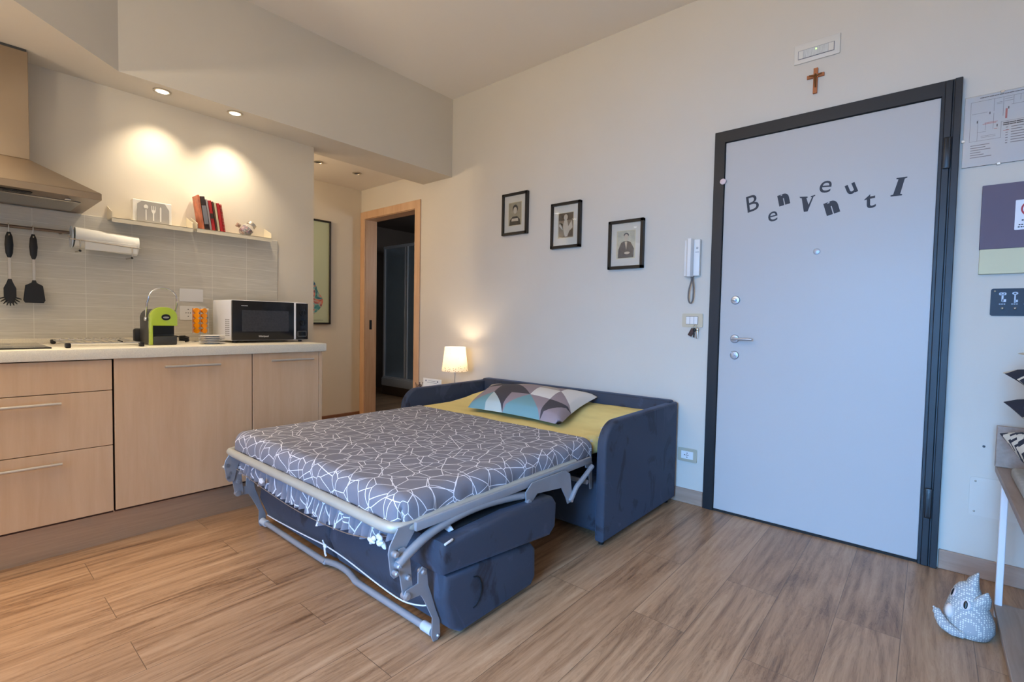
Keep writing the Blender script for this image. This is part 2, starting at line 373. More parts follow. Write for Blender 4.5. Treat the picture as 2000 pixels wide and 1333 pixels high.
# ================================================================ ROOM SHELL
HC, ZB, ZH = 2.974, 2.3148, 2.415
XK, XK2, XB, XG, XR, YR = -2.49, -2.617, -2.2304, -3.632, 1.66, -5.35
S = 'structure'
tag(B().box((-5.6, -5.5, -.08), (1.8, 2.8, 0)).obj('floor', FLOOR, smooth=0), 'warm oak laminate plank floor running through the room', kind=S)
tag(B().box((-5.6, -5.5, HC), (1.8, .15, HC + .1)).obj('ceiling', CEIL, smooth=0), 'plain off-white ceiling of the living room', kind=S)
b = B()   # door wall with the bathroom doorway
b.box((-2.665, 0, 0), (XR + .14, .12, HC)).box((-5.6, 0, 0), (-3.605, .12, HC)).box((-3.605, 0, 2.165), (-2.665, .12, HC))
tag(b.obj('wall_back', WALL, smooth=0), 'pale grey-beige wall holding the entrance door and three pictures', kind=S)
tag(B().box((XK2, -5.5, 0), (XK, -1.118, ZB)).obj('wall_left', WALLK, smooth=0), 'cream kitchen wall behind the worktop and shelves', kind=S)
tag(B().box((XG - .12, -3.2, 0), (XG, 0, HC)).box((XG, -3.2, 0), (XK2, -3.08, HC)).obj('wall_hall', WALLK, smooth=0), 'beige hallway wall carrying the guitar poster', kind=S)
tag(B().box((XG, -3.08, ZH), (XK2, 0, ZH + .06)).obj('ceiling_hall', CEIL, smooth=0), 'lower ceiling of the small hallway', kind=S)
d = ((-.2304 + 2.0) * 0, 0)
poly = [(XK2, 0), (XB, 0), (XB, -2.2974), (-1.50, -3.07), (-1.50, -5.5), (XK2, -5.5)]
tag(B().prism(poly, 'z', ZB, HC).obj('wall_bulkhead', WALL, smooth=0), 'boxed-out bulkhead with a slanted face above the kitchen', kind=S)
tag(B().box((XR, -5.5, 0), (XR + .14, 0, HC)).obj('wall_right', WALL, smooth=0), 'right side wall beside the bench', kind=S)
b = B(); WX0, WX1, WZ0, WZ1 = -.75, 1.45, .12, 2.42
b.box((-2.49, YR - .15, 0), (WX0, YR, HC)).box((WX1, YR - .15, 0), (XR, YR, HC)).box((WX0, YR - .15, 0), (WX1, YR, WZ0)).box((WX0, YR - .15, WZ1), (WX1, YR, HC))
tag(b.obj('wall_front', WALL, smooth=0), 'wall with the tall window behind the viewer', kind=S)
win = B().box((WX0, YR - .12, WZ0), (WX0 + .06, YR - .05, WZ1)).box((WX1 - .06, YR - .12, WZ0), (WX1, YR - .05, WZ1)).box((WX0, YR - .12, WZ0), (WX1, YR - .05, WZ0 + .07)).box((WX0, YR - .12, WZ1 - .06), (WX1, YR - .05, WZ1)).box((.32, YR - .12, WZ0), (.4, YR - .05, WZ1)).obj('window_1', WHITEP)
tag(win, 'white two-leaf balcony window behind the viewer', kind=S)
B().box((WX0 + .05, YR - .09, WZ0 + .05), (WX1 - .05, YR - .085, WZ1 - .05)).obj('window_pane', GLASS, win)
# tiled splashback: top edge strip is part of it
b = B().m(TILE).box((XK, -5.3, .9), (XK + .009, -1.383, 1.601), .0015, 1)
tag(b.obj('trim_1', smooth=0), 'grey ribbed tile splashback along the kitchen wall', kind=S)
# skirtings
b = B().box((1.047, -.014, 0), (XR, -.0005, .087), .003, 1)
tag(b.obj('baseboard_back_right', SKIRT, smooth=0), 'greyed wood skirting right of the entrance door', kind=S)
tag(B().box((-2.64, -.014, 0), (-.004, -.0005, .087), .003, 1).obj('baseboard_back_left', SKIRT, smooth=0), 'greyed wood skirting between sofa and entrance door', kind=S)
tag(B().box((XG + .0005, -3.05, 0), (XG + .014, -.002, .087), .003, 1).obj('baseboard_hall', SKIRTY, smooth=0), 'reddish wood skirting of the hallway wall', kind=S)

# ---------------------------------------------------------------- entrance door
dr = thing('door_1', (.52, 0, 0), 'white security entrance door in an anthracite steel frame', 'door', kind=S)
B().prism([(0, 0), (0, 2.17), (1.0432, 2.17), (1.0432, 0), (.975, 0), (.975, 2.105), (.058, 2.105), (.058, 0)], 'y', -.022, 0, .002, 1).obj('door_frame', ANTH, dr, smooth=30)
B().box((1.018, -.034, .0), (1.0432, -.022, 2.168), .002, 1).obj('frame_fold', ANTH, dr)
B().box((.986, -.030, .0), (1.013, -.022, 2.165), .003, 1).obj('frame_strip', ANTH, dr)
leaf = B().box((.060, -.012, .012), (.975, -.002, 2.103), .002, 1).obj('door_leaf', DOORW, dr)
B().box((.058, -.014, 0), (.975, -.002, .0115)).obj('threshold_seal', SEALW, dr)
for zc in (1.85, .29):
    h = B().box((.990, -.043, zc - .068), (1.016, -.030, zc + .068), .004).obj('hinge_cover', BLACKP, dr)
    B().box((.996, -.0455, zc - .060), (.999, -.043, zc + .060)).box((1.008, -.0455, zc - .060), (1.011, -.043, zc + .060)).obj('hinge_rib', ANTH, h)
def escutcheon(x, z, name, turn):
    e = B().lathe([(.024, -.012), (.024, -.016), (.020, -.020), (.012, -.021), (0, -.021)], (x, 0, z), 28, 'y').obj(name, DOORM, dr)
    return e
e = escutcheon(.141, 1.218, 'thumb_turn_plate', 0)
B().lathe([(.008, -.02), (.008, -.032)], (.141, 0, 1.218), 16, 'y').box((.127, -.042, 1.213), (.150, -.032, 1.224), .003).obj('thumb_turn', DOORM, e)
e = escutcheon(.146, .909, 'cylinder_plate', 0)
B().lathe([(.010, -.02), (.010, -.027)], (.148, 0, .905), 16, 'y').prism([(.126, .922), (.132, .930), (.150, .912), (.146, .904)], 'y', -.034, -.026).obj('key_turn', DOORM, e)
e = escutcheon(.144, 1.001, 'handle_rose', 0)
B().tube([(.144, -.018, 1.001), (.144, -.052, 1.001), (.152, -.060, 1.001), (.20, -.062, 1.002), (.245, -.060, 1.002)], .0085, 12, smooth=5, flat=(1, .9)).obj('lever_handle', DOORM, e)
B().lathe([(.016, -.012), (.016, -.015), (.010, -.017), (0, -.017)], (.523, 0, 1.46), 24, 'y').m(GREYM).obj('peephole', GREYM, dr)

# letters on the door
LET = [('B', .204, 1.741, .128, 14, .0, .1, 1), ('e', .309, 1.670, .112, 10, .0, .12, 1), ('n', .361, 1.752, .098, 12, .0075, .0, 1.0),
       ('V', .470, 1.708, .1, 0, 0, 0, 1), ('e', .546, 1.791, .125, -4, .0, .12, 1), ('n', .577, 1.681, .108, 16, .0085, .0, 1.0),
       ('u', .655, 1.762, .100, 20, .0022, .0, 1), ('t', .730, 1.686, .118, 8, .0005, .1, 1.15), ('I', .839, 1.735, .1, 0, 0, 0, 1)]
words_for = {0: 'capital B, leftmost letter', 1: 'small e hanging low beside the B', 2: 'bold small n right of the low e', 3: 'bold slab V in the middle',
             4: 'small e floating highest above the V', 5: 'bold small n below the high e', 6: 'tilted small u', 7: 'thin small t between the u and the I', 8: 'slanted bold capital I, rightmost letter'}
for i, (ch, x, z, size, rot, bold, sh, sx) in enumerate(LET):
    M = DW(x, z, -.0122)
    if ch == 'V':
        bb = B(); flat(bb, [(-.031, .033), (-.034, .040), (.002, .036), (.003, .030), (-.003, .029), (.008, -.006), (.022, .030), (.016, .031), (.017, .036), (.036, .040), (.036, .035), (.029, .032), (.005, -.040), (-.012, -.040), (-.024, .031)], M); o = bb.obj('letter_sticker', INK, smooth=0)
    elif ch == 'I':
        bb = B(); flat(bb, [(-.028, -.036), (-.027, -.042), (.015, -.042), (.015, -.036), (.008, -.034), (.022, .033), (.031, .036), (.031, .041), (-.008, .041), (-.009, .036), (-.001, .034), (-.018, -.034)], M); o = bb.obj('letter_sticker', INK, smooth=0)
    else: o = text_obj('letter_sticker', ch, size, M, INK, rot=math.radians(rot), bold=bold, shear=sh, sx=sx)
    tag(o, 'charcoal sticker on the white door: ' + words_for[i], 'letter sticker', 'welcome letters scattered across the door')
o = B().lathe([(.016, -.023), (.016, -.029), (.013, -.031), (0, -.031)], (.054, 0, 1.887), 24, 'y').obj('door_magnet', PINK)
tag(o, 'small pale pink round magnet on the left edge of the door frame', 'magnet')

# ---------------------------------------------------------------- bathroom doorway and room
d2 = thing('door_2', (-3.14, 0, 0), 'pale wood frame of the open bathroom doorway', 'door frame', kind=S)
B().prism([(-3.625, 0), (-3.625, 2.185), (-2.645, 2.185), (-2.645, 0), (-2.722, 0), (-2.722, 2.108), (-3.548, 2.108), (-3.548, 0)], 'y', -.014, 0, .003, 1).obj('casing', DOORWOOD, d2)
B().prism([(-3.565, 0), (-3.565, 2.125), (-2.705, 2.125), (-2.705, 0), (-2.722, 0), (-2.722, 2.104), (-3.545, 2.104), (-3.545, 0)], 'y', 0, .135, 0).obj('jamb', DOORWOOD, d2)
B().box((-3.546, .05, .96), (-3.5435, .08, 1.06), .001, 1).obj('strike_plate', BLACKP, d2)
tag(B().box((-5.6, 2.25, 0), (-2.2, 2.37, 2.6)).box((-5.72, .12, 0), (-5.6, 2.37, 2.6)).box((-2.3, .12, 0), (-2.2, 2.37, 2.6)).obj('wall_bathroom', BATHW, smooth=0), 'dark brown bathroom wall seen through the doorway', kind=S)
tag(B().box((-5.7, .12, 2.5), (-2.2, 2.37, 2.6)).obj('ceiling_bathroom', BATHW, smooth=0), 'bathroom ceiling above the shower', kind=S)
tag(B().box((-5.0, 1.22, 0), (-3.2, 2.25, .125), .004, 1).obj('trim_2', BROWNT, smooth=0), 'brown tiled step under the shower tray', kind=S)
sh = thing('shower_cabin', (-4.3, 1.25, .125), 'white framed corner shower cabin glimpsed in the dark bathroom', 'shower')
B().box((-4.99, 1.20, .1255), (-3.5, 2.2, .24), .015, 2).obj('shower_tray', SHWH, sh)
b = B()
for x0, x1 in ((-4.98, -4.94), (-4.50, -4.475), (-4.45, -4.43), (-4.0, -3.96), (-3.54, -3.5)): b.box((x0, 1.22, .24), (x1, 1.25, 2.08), .003, 1)
b.box((-4.98, 1.215, 2.06), (-3.5, 1.255, 2.10), .004, 1).box((-4.98, 1.215, .235), (-3.5, 1.255, .26), .004, 1).box((-4.98, 1.25, .24), (-4.95, 2.2, .27)).box((-4.98, 1.25, 2.06), (-4.95, 2.2, 2.09))
b.obj('shower_frame', SHWH, sh)
B().box((-4.95, 1.232, .26), (-3.54, 1.237, 2.06)).obj('shower_glass', FROST, sh)
B().box((-4.97, 1.25, .26), (-4.965, 2.2, 2.06)).obj('side_glass', FROST, sh)

# guitar poster in hallway
gp = thing('guitar_poster', (XG, -.62, 1.5), 'tall black framed poster of a teal and orange guitar in the hallway', 'poster')
M = frame_on((XG + .001, -.62, 1.522), (0, 1, 0), (0, 0, 1))
B().prism([(-.88, 1.010), (-.36, 1.010), (-.36, 2.034), (-.88, 2.034)], 'x', XG + .001, XG + .012).obj('backing', BLACKF, gp)
b = B()
for lo, hi in (((-.885, 1.010), (-.355, 1.026)), ((-.885, 2.018), (-.355, 2.034)), ((-.885, 1.010), (-.869, 2.034)), ((-.371, 1.010), (-.355, 2.034))): b.box((XG + .001, lo[0], lo[1]), (XG + .028, hi[0], hi[1]), .002, 1)
b.obj('picture_frame', BLACKF, gp)
GP = mat('sage_green_print', lin(176, 186, 160), .7, nscale=2, namt=.03)
TEAL = N('guitar_print', .6); _v = TEAL.vec('Object', (1, 1, 1)); _a = TEAL.n('ShaderNodeTexNoise', Scale=9.0, Detail=3.0, Distortion=2.0); TEAL.l(_v, _a.inputs['Vector'])
TEAL.base(TEAL.ramp(_a.outputs[0], [(.30, lin(40, 60, 110)), (.42, lin(50, 128, 132)), (.52, lin(140, 168, 165)), (.58, lin(205, 110, 85)), (.66, lin(84, 74, 96))]))
b = B(); flat(b, rect(-.25, -.495, .25, .495), M, .001, .012); b.obj('print', GP, gp, smooth=0)
b = B(); pr = []
for k in range(60):     # guitar body outline
    a = 2 * PI * k / 60; zz = math.sin(a); wv = .158 + .040 * math.cos((zz + .45) * 2.2); waist = 1 - .16 * math.exp(-((zz - .22) / .25) ** 2)
    if abs(zz) > .8: wv *= 1 + .25 * (abs(zz) - .8) / .2
    pr.append((math.cos(a) * wv * waist, -.232 + zz * .205))
flat(b, pr, M, .001, .0135); flat(b, rect(-.02, 0, .02, .40), M, .001, .0135); flat(b, rect(-.03, .36, .03, .44), M, .001, .0135)
b.obj('guitar_picture', TEAL.M, gp, smooth=0)
b = B(); flat(b, circ(0, -.20, .045), M, .001, .015); b.obj('sound_hole', INK, gp, smooth=0)
b = B(); flat(b, rect(-.2, -.474, .19, -.467), M, .001, .0135); b.obj('caption_line', mat('caption_print', lin(140, 145, 130), .7, nscale=60, namt=.3), gp, smooth=0)

# hall recessed spots
for i, (x, y, lb) in enumerate(((-3.081, -.769, 'unlit recessed ceiling spot in the hallway nearest the kitchen wall'), (-3.101, -.385, 'unlit recessed ceiling spot in the hallway nearer the bathroom door'))):
    t = thing('ceiling_spot', (x, y, ZH), lb, 'spotlight', 'unlit hallway spots')
    B().lathe([(.040, -.001), (.040, -.006), (.030, -.008), (.028, -.002)], (x, y, ZH), 24).obj('trim_ring', STEEL, t)
    B().lathe([(.028, -.001), (.024, -.0045), (0, -.0045)], (x, y, ZH), 20).obj('lamp_face', DKGREY, t)

t = B().lathe([(.06, 0), (.06, -.02), (.02, -.03), (.02, -.12), (.09, -.16), (.09, -.165), (.015, -.13)], (-3.1, -1.9, ZH), 28, caps=False).obj('hall_lamp', WHITEP); tag(t, 'small white ceiling lamp further back in the hallway', 'lamp')
# ---------------------------------------------------------------- kitchen spots in the bulkhead
LAMPW = mat('lit_lamp_face', (1, .88, .68, 1), .4, emit=14)
for x, y, lb, e in ((-2.314, -2.089, 'lit recessed spotlight in the bulkhead, the left one in view', 32), (-2.305, -1.718, 'lit recessed spotlight in the bulkhead nearer the hallway', 42), (-1.95, -2.95, 'lit recessed spotlight over the cooker hood end of the bulkhead', 70), (-1.80, -3.60, 'lit recessed spotlight furthest from the hallway in the bulkhead', 70)):
    t = thing('kitchen_spot', (x, y, ZB), lb, 'spotlight', 'lit spots over the worktop')
    B().lathe([(.043, -.001), (.043, -.005), (.034, -.007), (.031, -.002)], (x, y, ZB), 28).obj('trim_ring', STEEL, t)
    B().lathe([(.030, -.001), (.028, -.004), (0, -.004)], (x, y, ZB), 24).obj('lamp_face', LAMPW, t)
    l = light('spot_light', 'SPOT', (x, y, ZB - .012), e, (1.0, .84, .62), (-.14, .02, -1), spot_size=math.radians(96), spot_blend=1.0, shadow_soft_size=.022)
# invented lamp bodies behind the camera, carrying the added ceiling fill
for (x, y, z, e), lb in zip(UPL, ('added unseen white uplighter behind the viewer near the window, brightening the ceiling', 'added unseen white uplighter behind the viewer near the kitchen, brightening the ceiling')):
    t = thing('added_uplighter', (x, y, 0), lb, 'lamp')
    B().lathe([(.13, 0), (.13, .015), (.02, .03)], (x, y, 0), 28).obj('lamp_base', WHITEP, t)
    B().cyl((x, y, .02), (x, y, z), .011).obj('pole', WHITEP, t)
    B().lathe([(.012, 0), (.09, .02), (.15, .07), (.155, .07), (.095, .012), (.012, -.01)], (x, y, z), 32, caps=False).obj('bowl', WHITEP, t)

# ---------------------------------------------------------------- kitchen units
XD, XTK, YE = -1.8676, -1.9165, -1.3657
def bar_handle(y0, y1, z, parent, both=True):
    x = XD + .030
    b = B().cyl((x, y0, z), (x, y1, z), .0066, seg=14)
    for y in ((y0 + .03), (y1 - .03)): b.cyl((XD, y, z), (x, y, z), .004, seg=10)
    b.obj('bar_handle', HANDM, parent)
def front(name, y0, y1, z0, z1, parent):
    return B().box((XD - .019, y0 + .0015, z0 + .0015), (XD, y1 - .0015, z1 - .0015), .0012, 1).obj(name, BEECH, parent)
cb = thing('drawer_cabinet', (-2.15, -2.85, 0), 'beech kitchen base cabinet with three stacked drawers, left end', 'cabinet')
B().box((-2.47, -3.30, .15), (XD - .020, -2.405, .868)).obj('cabinet_body', CARC, cb)
front('drawer_front', -3.30, -2.405, .725, .866, cb)
f = front('drawer_front', -3.30, -2.405, .471, .725, cb); bar_handle(-3.1, -2.584, .686, f)
f = front('drawer_front', -3.30, -2.405, .1618, .471, cb); bar_handle(-3.1, -2.584, .425, f)
cb = thing('dishwasher_cabinet', (-2.15, -2.1, 0), 'wide single-door beech kitchen cabinet in the middle of the row', 'cabinet')
B().box((-2.47, -2.398, .15), (XD - .020, -1.797, .868)).obj('cabinet_body', CARC, cb)
f = front('cabinet_door', -2.400, -1.795, .1618, .870, cb); bar_handle(-2.208, -1.963, .822, f)
cb = thing('end_cabinet', (-2.15, -1.6, 0), 'narrow beech kitchen cabinet at the hallway end of the row', 'cabinet')
B().box((-2.47, -1.793, .15), (XD - .020, -1.405, .868)).obj('cabinet_body', CARC, cb)
f = front('cabinet_door', -1.793, -1.405, .1618, .870, cb); bar_handle(-1.702, -1.454, .828, f)
B().box((-2.48, -1.404, .0), (XD + .002, -1.386, .868), .001, 1).obj('side_panel', BEECH, cb)
B().box((-2.44, -3.3, 0), (XTK, -1.405, .149)).obj('plinth', KICK).__setitem__('label', 'brushed metal plinth strip under the kitchen cabinets')
tag(bpy.data.objects['plinth'], cat='plinth')
o = B().box((-2.481, -3.35, .8693), (-1.8487, YE, .9176), .004, 2).box((-2.481, -3.35, .915), (-2.466, YE, .942), .003, 1).obj('worktop', COUNTER)
tag(o, 'speckled cream worktop running along the kitchen wall', 'worktop')
ZT = .9178
hb = thing('cooking_hob', (-2.2, -2.95, ZT), 'black glass hob set flat into the worktop at the left edge', 'hob')
B().box((-2.42, -3.30, ZT), (-1.93, -2.60, ZT + .006), .002, 1).obj('hob_glass', HOBG, hb)
b = B()
for xx, yy, rr in ((-2.28, -2.78, .075), (-2.06, -2.80, .09)): b.lathe([(rr, .0062), (rr + .003, .0066), (rr + .003, .0062)], (xx, yy, ZT), 40, caps=False)
b.obj('zone_ring', GREYM, hb)
rk = thing('wire_trivet_rack', (-2.1, -2.45, ZT), 'low silver wire rack with black feet beside the black hob', 'rack')
b = B()
b.tube([(-2.385, -2.545, ZT + .018), (-1.96, -2.545, ZT + .018)], .004, 8).tube([(-2.385, -2.275, ZT + .018), (-1.96, -2.275, ZT + .018)], .004, 8)
b.tube([(-1.96, -2.545, ZT + .018), (-1.96, -2.275, ZT + .018)], .005, 8).tube([(-2.385, -2.545, ZT + .018), (-2.385, -2.275, ZT + .018)], .004, 8)
b.obj('rack_frame', CHROME, rk)
for k in range(8):
    y = -2.52 + k * .032
    B().tube([(-2.385, y, ZT + .022), (-2.30, y, ZT + .030), (-2.1, y + .01, ZT + .024), (-1.96, y + .012, ZT + .020)], .0026, 6, smooth=3).obj('wire', CHROME, rk)
for x, y in ((-2.385, -2.545), (-1.955, -2.545), (-2.385, -2.275), (-1.955, -2.275)): B().box((x - .014, y - .010, ZT), (x + .014, y + .010, ZT + .022), .005).obj('foot', BLACKP, rk)

# cooker hood
hd = thing('cooker_hood', (-2.25, -2.80, 1.6), 'stainless steel chimney cooker hood above the hob', 'cooker hood')
y0, y1, yc0, yc1 = -3.10, -2.412, -2.895, -2.622
b = B(); bm = b.bm
lo = [(-2.482, y0, 1.634), (-1.995, y0, 1.634), (-1.995, y1, 1.634), (-2.482, y1, 1.634)]; hi = [(-2.482, yc0, 1.80), (-2.318, yc0, 1.80), (-2.318, yc1, 1.80), (-2.482, yc1, 1.80)]
vl = [bm.verts.new(p) for p in lo]; vh = [bm.verts.new(p) for p in hi]
for i in range(4): bm.faces.new((vl[i], vl[(i + 1) % 4], vh[(i + 1) % 4], vh[i]))
bm.faces.new(vh); bm.faces.new(vl[::-1]); b.obj('canopy', HOOD, hd, smooth=0)
B().box((-2.482, y0, 1.604), (-1.995, y1, 1.634), .001, 1).obj('rim', HOOD, hd, smooth=0)
B().box((-2.482, yc0, 1.80), (-2.318, yc1, 2.302), .002, 1).obj('chimney', HOOD, hd, smooth=0)
B().box((-2.480, yc0 + .004, 2.302), (-2.322, yc1 - .004, ZB - .0005)).obj('chimney_gap', DKGREY, hd, smooth=0)
B().box((-2.40, y0 + .03, 1.598), (-2.13, y1 - .055, 1.6045), .002, 1).obj('filter_panel', mat('hood_filter', lin(176, 172, 164), .35, .85, nscale=40, namt=.1, stretch=(1, 12, 1)), hd)
B().box((-2.09, -2.95, 1.599), (-2.045, -2.640, 1.6045), .002, 1).obj('control_strip', BLACKP, hd)
for k in range(4): B().box((-2.080, -2.76 + k * .028, 1.596), (-2.055, -2.74 + k * .028, 1.599), .001, 1).obj('control_button', DKGREY, hd)
B().lathe([(.012, -.006), (.010, -.002), (0, -.002)], (-2.08, -2.52, 1.604), 16).obj('hood_lamp', WHITECAP, hd)

# rail with utensils
rl = thing('utensil_rail', (-2.46, -2.75, 1.49), 'brown metal utensil rail mounted on the tiles under the hood', 'rail')
RAILM = mat('bronze_rail', lin(120, 104, 92), .35, .8)
B().cyl((-2.445, -3.2, 1.492), (-2.445, -2.462, 1.492), .0075, seg=14).obj('rail_tube', RAILM, rl)
for yy in (-2.50, -3.0): B().cyl((-2.480, yy, 1.488), (-2.445, yy, 1.488), .006).obj('rail_bracket', RAILM, rl)
def utensil(y, kind, lb, cat):
    x = -2.432; t = thing(kind, (x, y, 1.49), lb, cat, 'black kitchen utensils hanging from the rail')
    B().tube([(-2.457, y, 1.496), (-2.445, y, 1.504), (-2.432, y, 1.498), (x, y, 1.47), (x, y, 1.452), (x + .005, y, 1.446), (x + .008, y, 1.452)], .0022, 8, smooth=4).obj('hook', STEEL, t)
    b = B(); b.tube([(x, y, 1.462), (x, y, 1.44), (x, y, 1.40), (x, y, 1.36), (x, y, 1.338)], [.006, .013, .0155, .013, .006], 14, flat=(1, .55)); b.obj('handle', BLACKP, t)
    B().box((x - .002, y - .006, 1.22), (x + .002, y + .006, 1.345), .001, 1).obj('shaft', STEEL, t)
    return t, x
t, x = utensil(-2.605, 'spatula', 'black slotted-handle spatula with a wide flat blade, right of the two hanging utensils', 'spatula')
B().prism([(-.006 - 2.605, 1.235), (-.010 - 2.605, 1.222), (-.032 - 2.605, 1.208), (-.040 - 2.605, 1.135), (-.034 - 2.605, 1.122), (.034 - 2.605, 1.122), (.040 - 2.605, 1.135), (.032 - 2.605, 1.208), (.010 - 2.605, 1.222), (.006 - 2.605, 1.235)], 'x', x - .003, x + .003, .0015, 1).obj('blade', BLACKP, t)
t, x = utensil(-2.690, 'pasta_server', 'black toothed pasta server hanging left of the spatula', 'pasta spoon')
b = B().prism([(-.006 - 2.69, 1.235), (-.012 - 2.69, 1.215), (-.022 - 2.69, 1.190), (-.022 - 2.69, 1.150), (-.012 - 2.69, 1.118), (.012 - 2.69, 1.118), (.022 - 2.69, 1.150), (.022 - 2.69, 1.190), (.012 - 2.69, 1.215), (.006 - 2.69, 1.235)], 'x', x - .003, x + .003, .001, 1)
for k in range(9):
    a = math.radians(-110 - 160 + k * 40) if 0 else math.radians(200 + k * 17.5)
    c = Vector((x, -2.69 + math.cos(a) * .020, 1.155 + math.sin(a) * .030)); d = Vector((.25, math.cos(a), math.sin(a))).normalized()
    b.cyl(c, c + d * .022, .0042, .002, 8)
b.obj('toothed_head', BLACKP, t)

# kitchen roll holder
pr = thing('kitchen_roll_holder', (-2.42, -2.33, 1.46), 'white paper roll on a wire holder hanging at the end of the rail', 'paper roll')
B().cyl((-2.41, -2.455, 1.468), (-2.41, -2.190, 1.452), .052, seg=40).obj('paper_roll', PAPER, pr)
B().box((-2.3585, -2.42, 1.405), (-2.356, -2.20, 1.455), .001, 1).obj('loose_sheet', PAPER, pr)
B().lathe([(.056, -.004), (.056, 0), (.012, .002)], (-2.41, -2.464, 1.468), 36, 'y').obj('end_disc', mat('pale_blue_disc', lin(205, 216, 228), .3), pr)
b = B().tube([(-2.479, -2.44, 1.40), (-2.40, -2.44, 1.397), (-2.352, -2.44, 1.408), (-2.352, -2.44, 1.45)], .003, 8, smooth=4).tube([(-2.479, -2.225, 1.385), (-2.40, -2.225, 1.383), (-2.352, -2.225, 1.39), (-2.352, -2.225, 1.44)], .003, 8, smooth=4).tube([(-2.352, -2.48, 1.452), (-2.352, -2.185, 1.436)], .003, 8)
b.tube([(-2.41, -2.48, 1.469), (-2.41, -2.178, 1.451)], .004, 8).tube([(-2.479, -2.46, 1.43), (-2.445, -2.46, 1.49), (-2.41, -2.47, 1.469)], .003, 8)
b.obj('wire_holder', STEEL, pr)
for y, z in ((-2.44, 1.395), (-2.225, 1.381)): B().sph((-2.352, y, z), .006, 10).obj('wire_tip', BLACKP, pr)

# shelves
def ledge(y0, y1, z, lb):
    t = thing('wall_shelf', (-2.44, (y0 + y1) / 2, z), lb, 'shelf', 'white metal picture shelves on the tiles')
    B().box((-2.4885, y0, z - .004), (-2.375, y1, z), .001, 1).obj('shelf_plate', SHELFW, t)
    B().box((-2.4885, y0, z - .03), (-2.486, y1, z), .0005, 1).obj('back_lip', SHELFW, t)
    for y, s in ((y0, 1), (y1 - .003, 1)):
        B().prism([(-2.4885, z), (-2.375, z), (-2.375, z + .030), (-2.4885, z + .075)], 'y', y, y + .003).obj('end_flap', SHELFW, t)
    B().box((-2.3775, y0, z - .024), (-2.375, y1, z)).obj('front_lip', SHELFW, t)
    return t
ledge(-2.306, -1.925, 1.592, 'left white metal wall shelf holding the cutlery napkin holder')
ledge(-1.905, -1.468, 1.596, 'right white metal wall shelf holding the red books and jar')
nh = thing('napkin_holder', (-2.42, -2.11, 1.592), 'grey metal napkin holder with cut-out spoon, fork and knife', 'napkin holder')
M = frame_on((-2.412, -2.112, 1.593), (0, 1, 0), (0, 0, 1))
NG = mat('grey_napkin_holder_metal', lin(176, 172, 166), .4, .2)
b = B(); flat(b, [(-.075, 0), (.075, 0), (.075, .085), (.055, .118), (-.055, .118), (-.075, .1)], M, .002, 0); flat(b, [(-.075, 0), (.075, 0), (.075, .085), (.055, .118), (-.055, .118), (-.075, .1)], M, .002, -.055)
flat(b, rect(-.075, 0, .075, .002), M, .055, -.055); b.obj('holder_plates', NG, nh, smooth=0)
b = B(); flat(b, circ(-.035, .088, .010, .013), M, .0006, .002); flat(b, rect(-.0375, .015, -.0325, .08), M, .0006, .002)
flat(b, [(-.003, .015), (.003, .015), (.003, .055), (.010, .068), (.010, .098), (.007, .098), (.006, .075), (.0015, .075), (.0015, .098), (-.0015, .098), (-.0015, .075), (-.006, .075), (-.007, .098), (-.010, .098), (-.010, .068), (-.003, .055)], M, .0006, .002)
flat(b, [(.030, .015), (.037, .015), (.038, .09), (.034, .1), (.030, .09)], M, .0006, .002); b.obj('cutlery_motif', PAPER, nh, smooth=0)
B().box((-2.462, -2.206, 1.594), (-2.418, -2.022, 1.718), .002, 1).obj('napkins', PAPER, nh)

bk = [(.012, .200, COPPER, RED, 'hardback with a copper patterned cover at the left end of the red book row'), (.026, .195, DARKB, DARKB, 'thick near-black book right of the copper-covered one'),
      (.011, .182, mat('grey_booklet', lin(150, 140, 140), .6), PAPER, 'thin white booklet beside the near-black book'), (.019, .178, RED, PAPER, 'bright red book with a dark label band on its spine'),
      (.009, .175, CARC, PAPER, 'slim brown book right of the bright red one'), (.013, .172, mat('cream_spine', lin(196, 182, 150), .6), PAPER, 'cream-spined book in the row of red books'),
      (.016, .170, RED, PAPER, 'dark red book next to the spiral notebook')]
lean = math.radians(8); yb = -1.872
for i, (th, h, mc, mp_, lb) in enumerate(bk):
    t = thing('cookbook', (-2.42, yb, 1.596), lb, 'book', 'books leaning on the right wall shelf')
    Mx = Matrix.Translation((0, yb, 1.598)) @ Matrix.Rotation(lean, 4, 'X')
    B().box((-2.478, 0, 0), (-2.385 - .002 * (i % 2), th - .001, h), .001, 1).xf(Mx).obj('cover', mc, t)
    B().box((-2.480, .0018, .003), (-2.388, th - .0028, h - -.0008)).xf(Mx).obj('pages', PAPER, t)
    if i in (1, 3):
        B().box((-2.387, .001, .07 if i == 3 else .03), (-2.3835, th - .002, .10 if i == 3 else .14), 0).xf(Mx).obj('spine_label', DARKB if i == 3 else DRAWN, t)
    yb += th + .0015
t = thing('spiral_notebook', (-2.42, yb, 1.596), 'red spiral-bound notebook at the right end of the book row', 'notebook')
Mx = Matrix.Translation((0, yb, 1.598)) @ Matrix.Rotation(lean, 4, 'X')
B().box((-2.478, 0, 0), (-2.390, .012, .166), .001, 1).xf(Mx).obj('cover', RED, t)
b = B()
for k in range(18): b.tube([(-2.392, .001, .008 + k * .0088), (-2.385, .0065, .008 + k * .0088), (-2.392, .0135, .008 + k * .0088)], .0012, 6)
b.xf(Mx).obj('spiral_binding', STEEL, t)

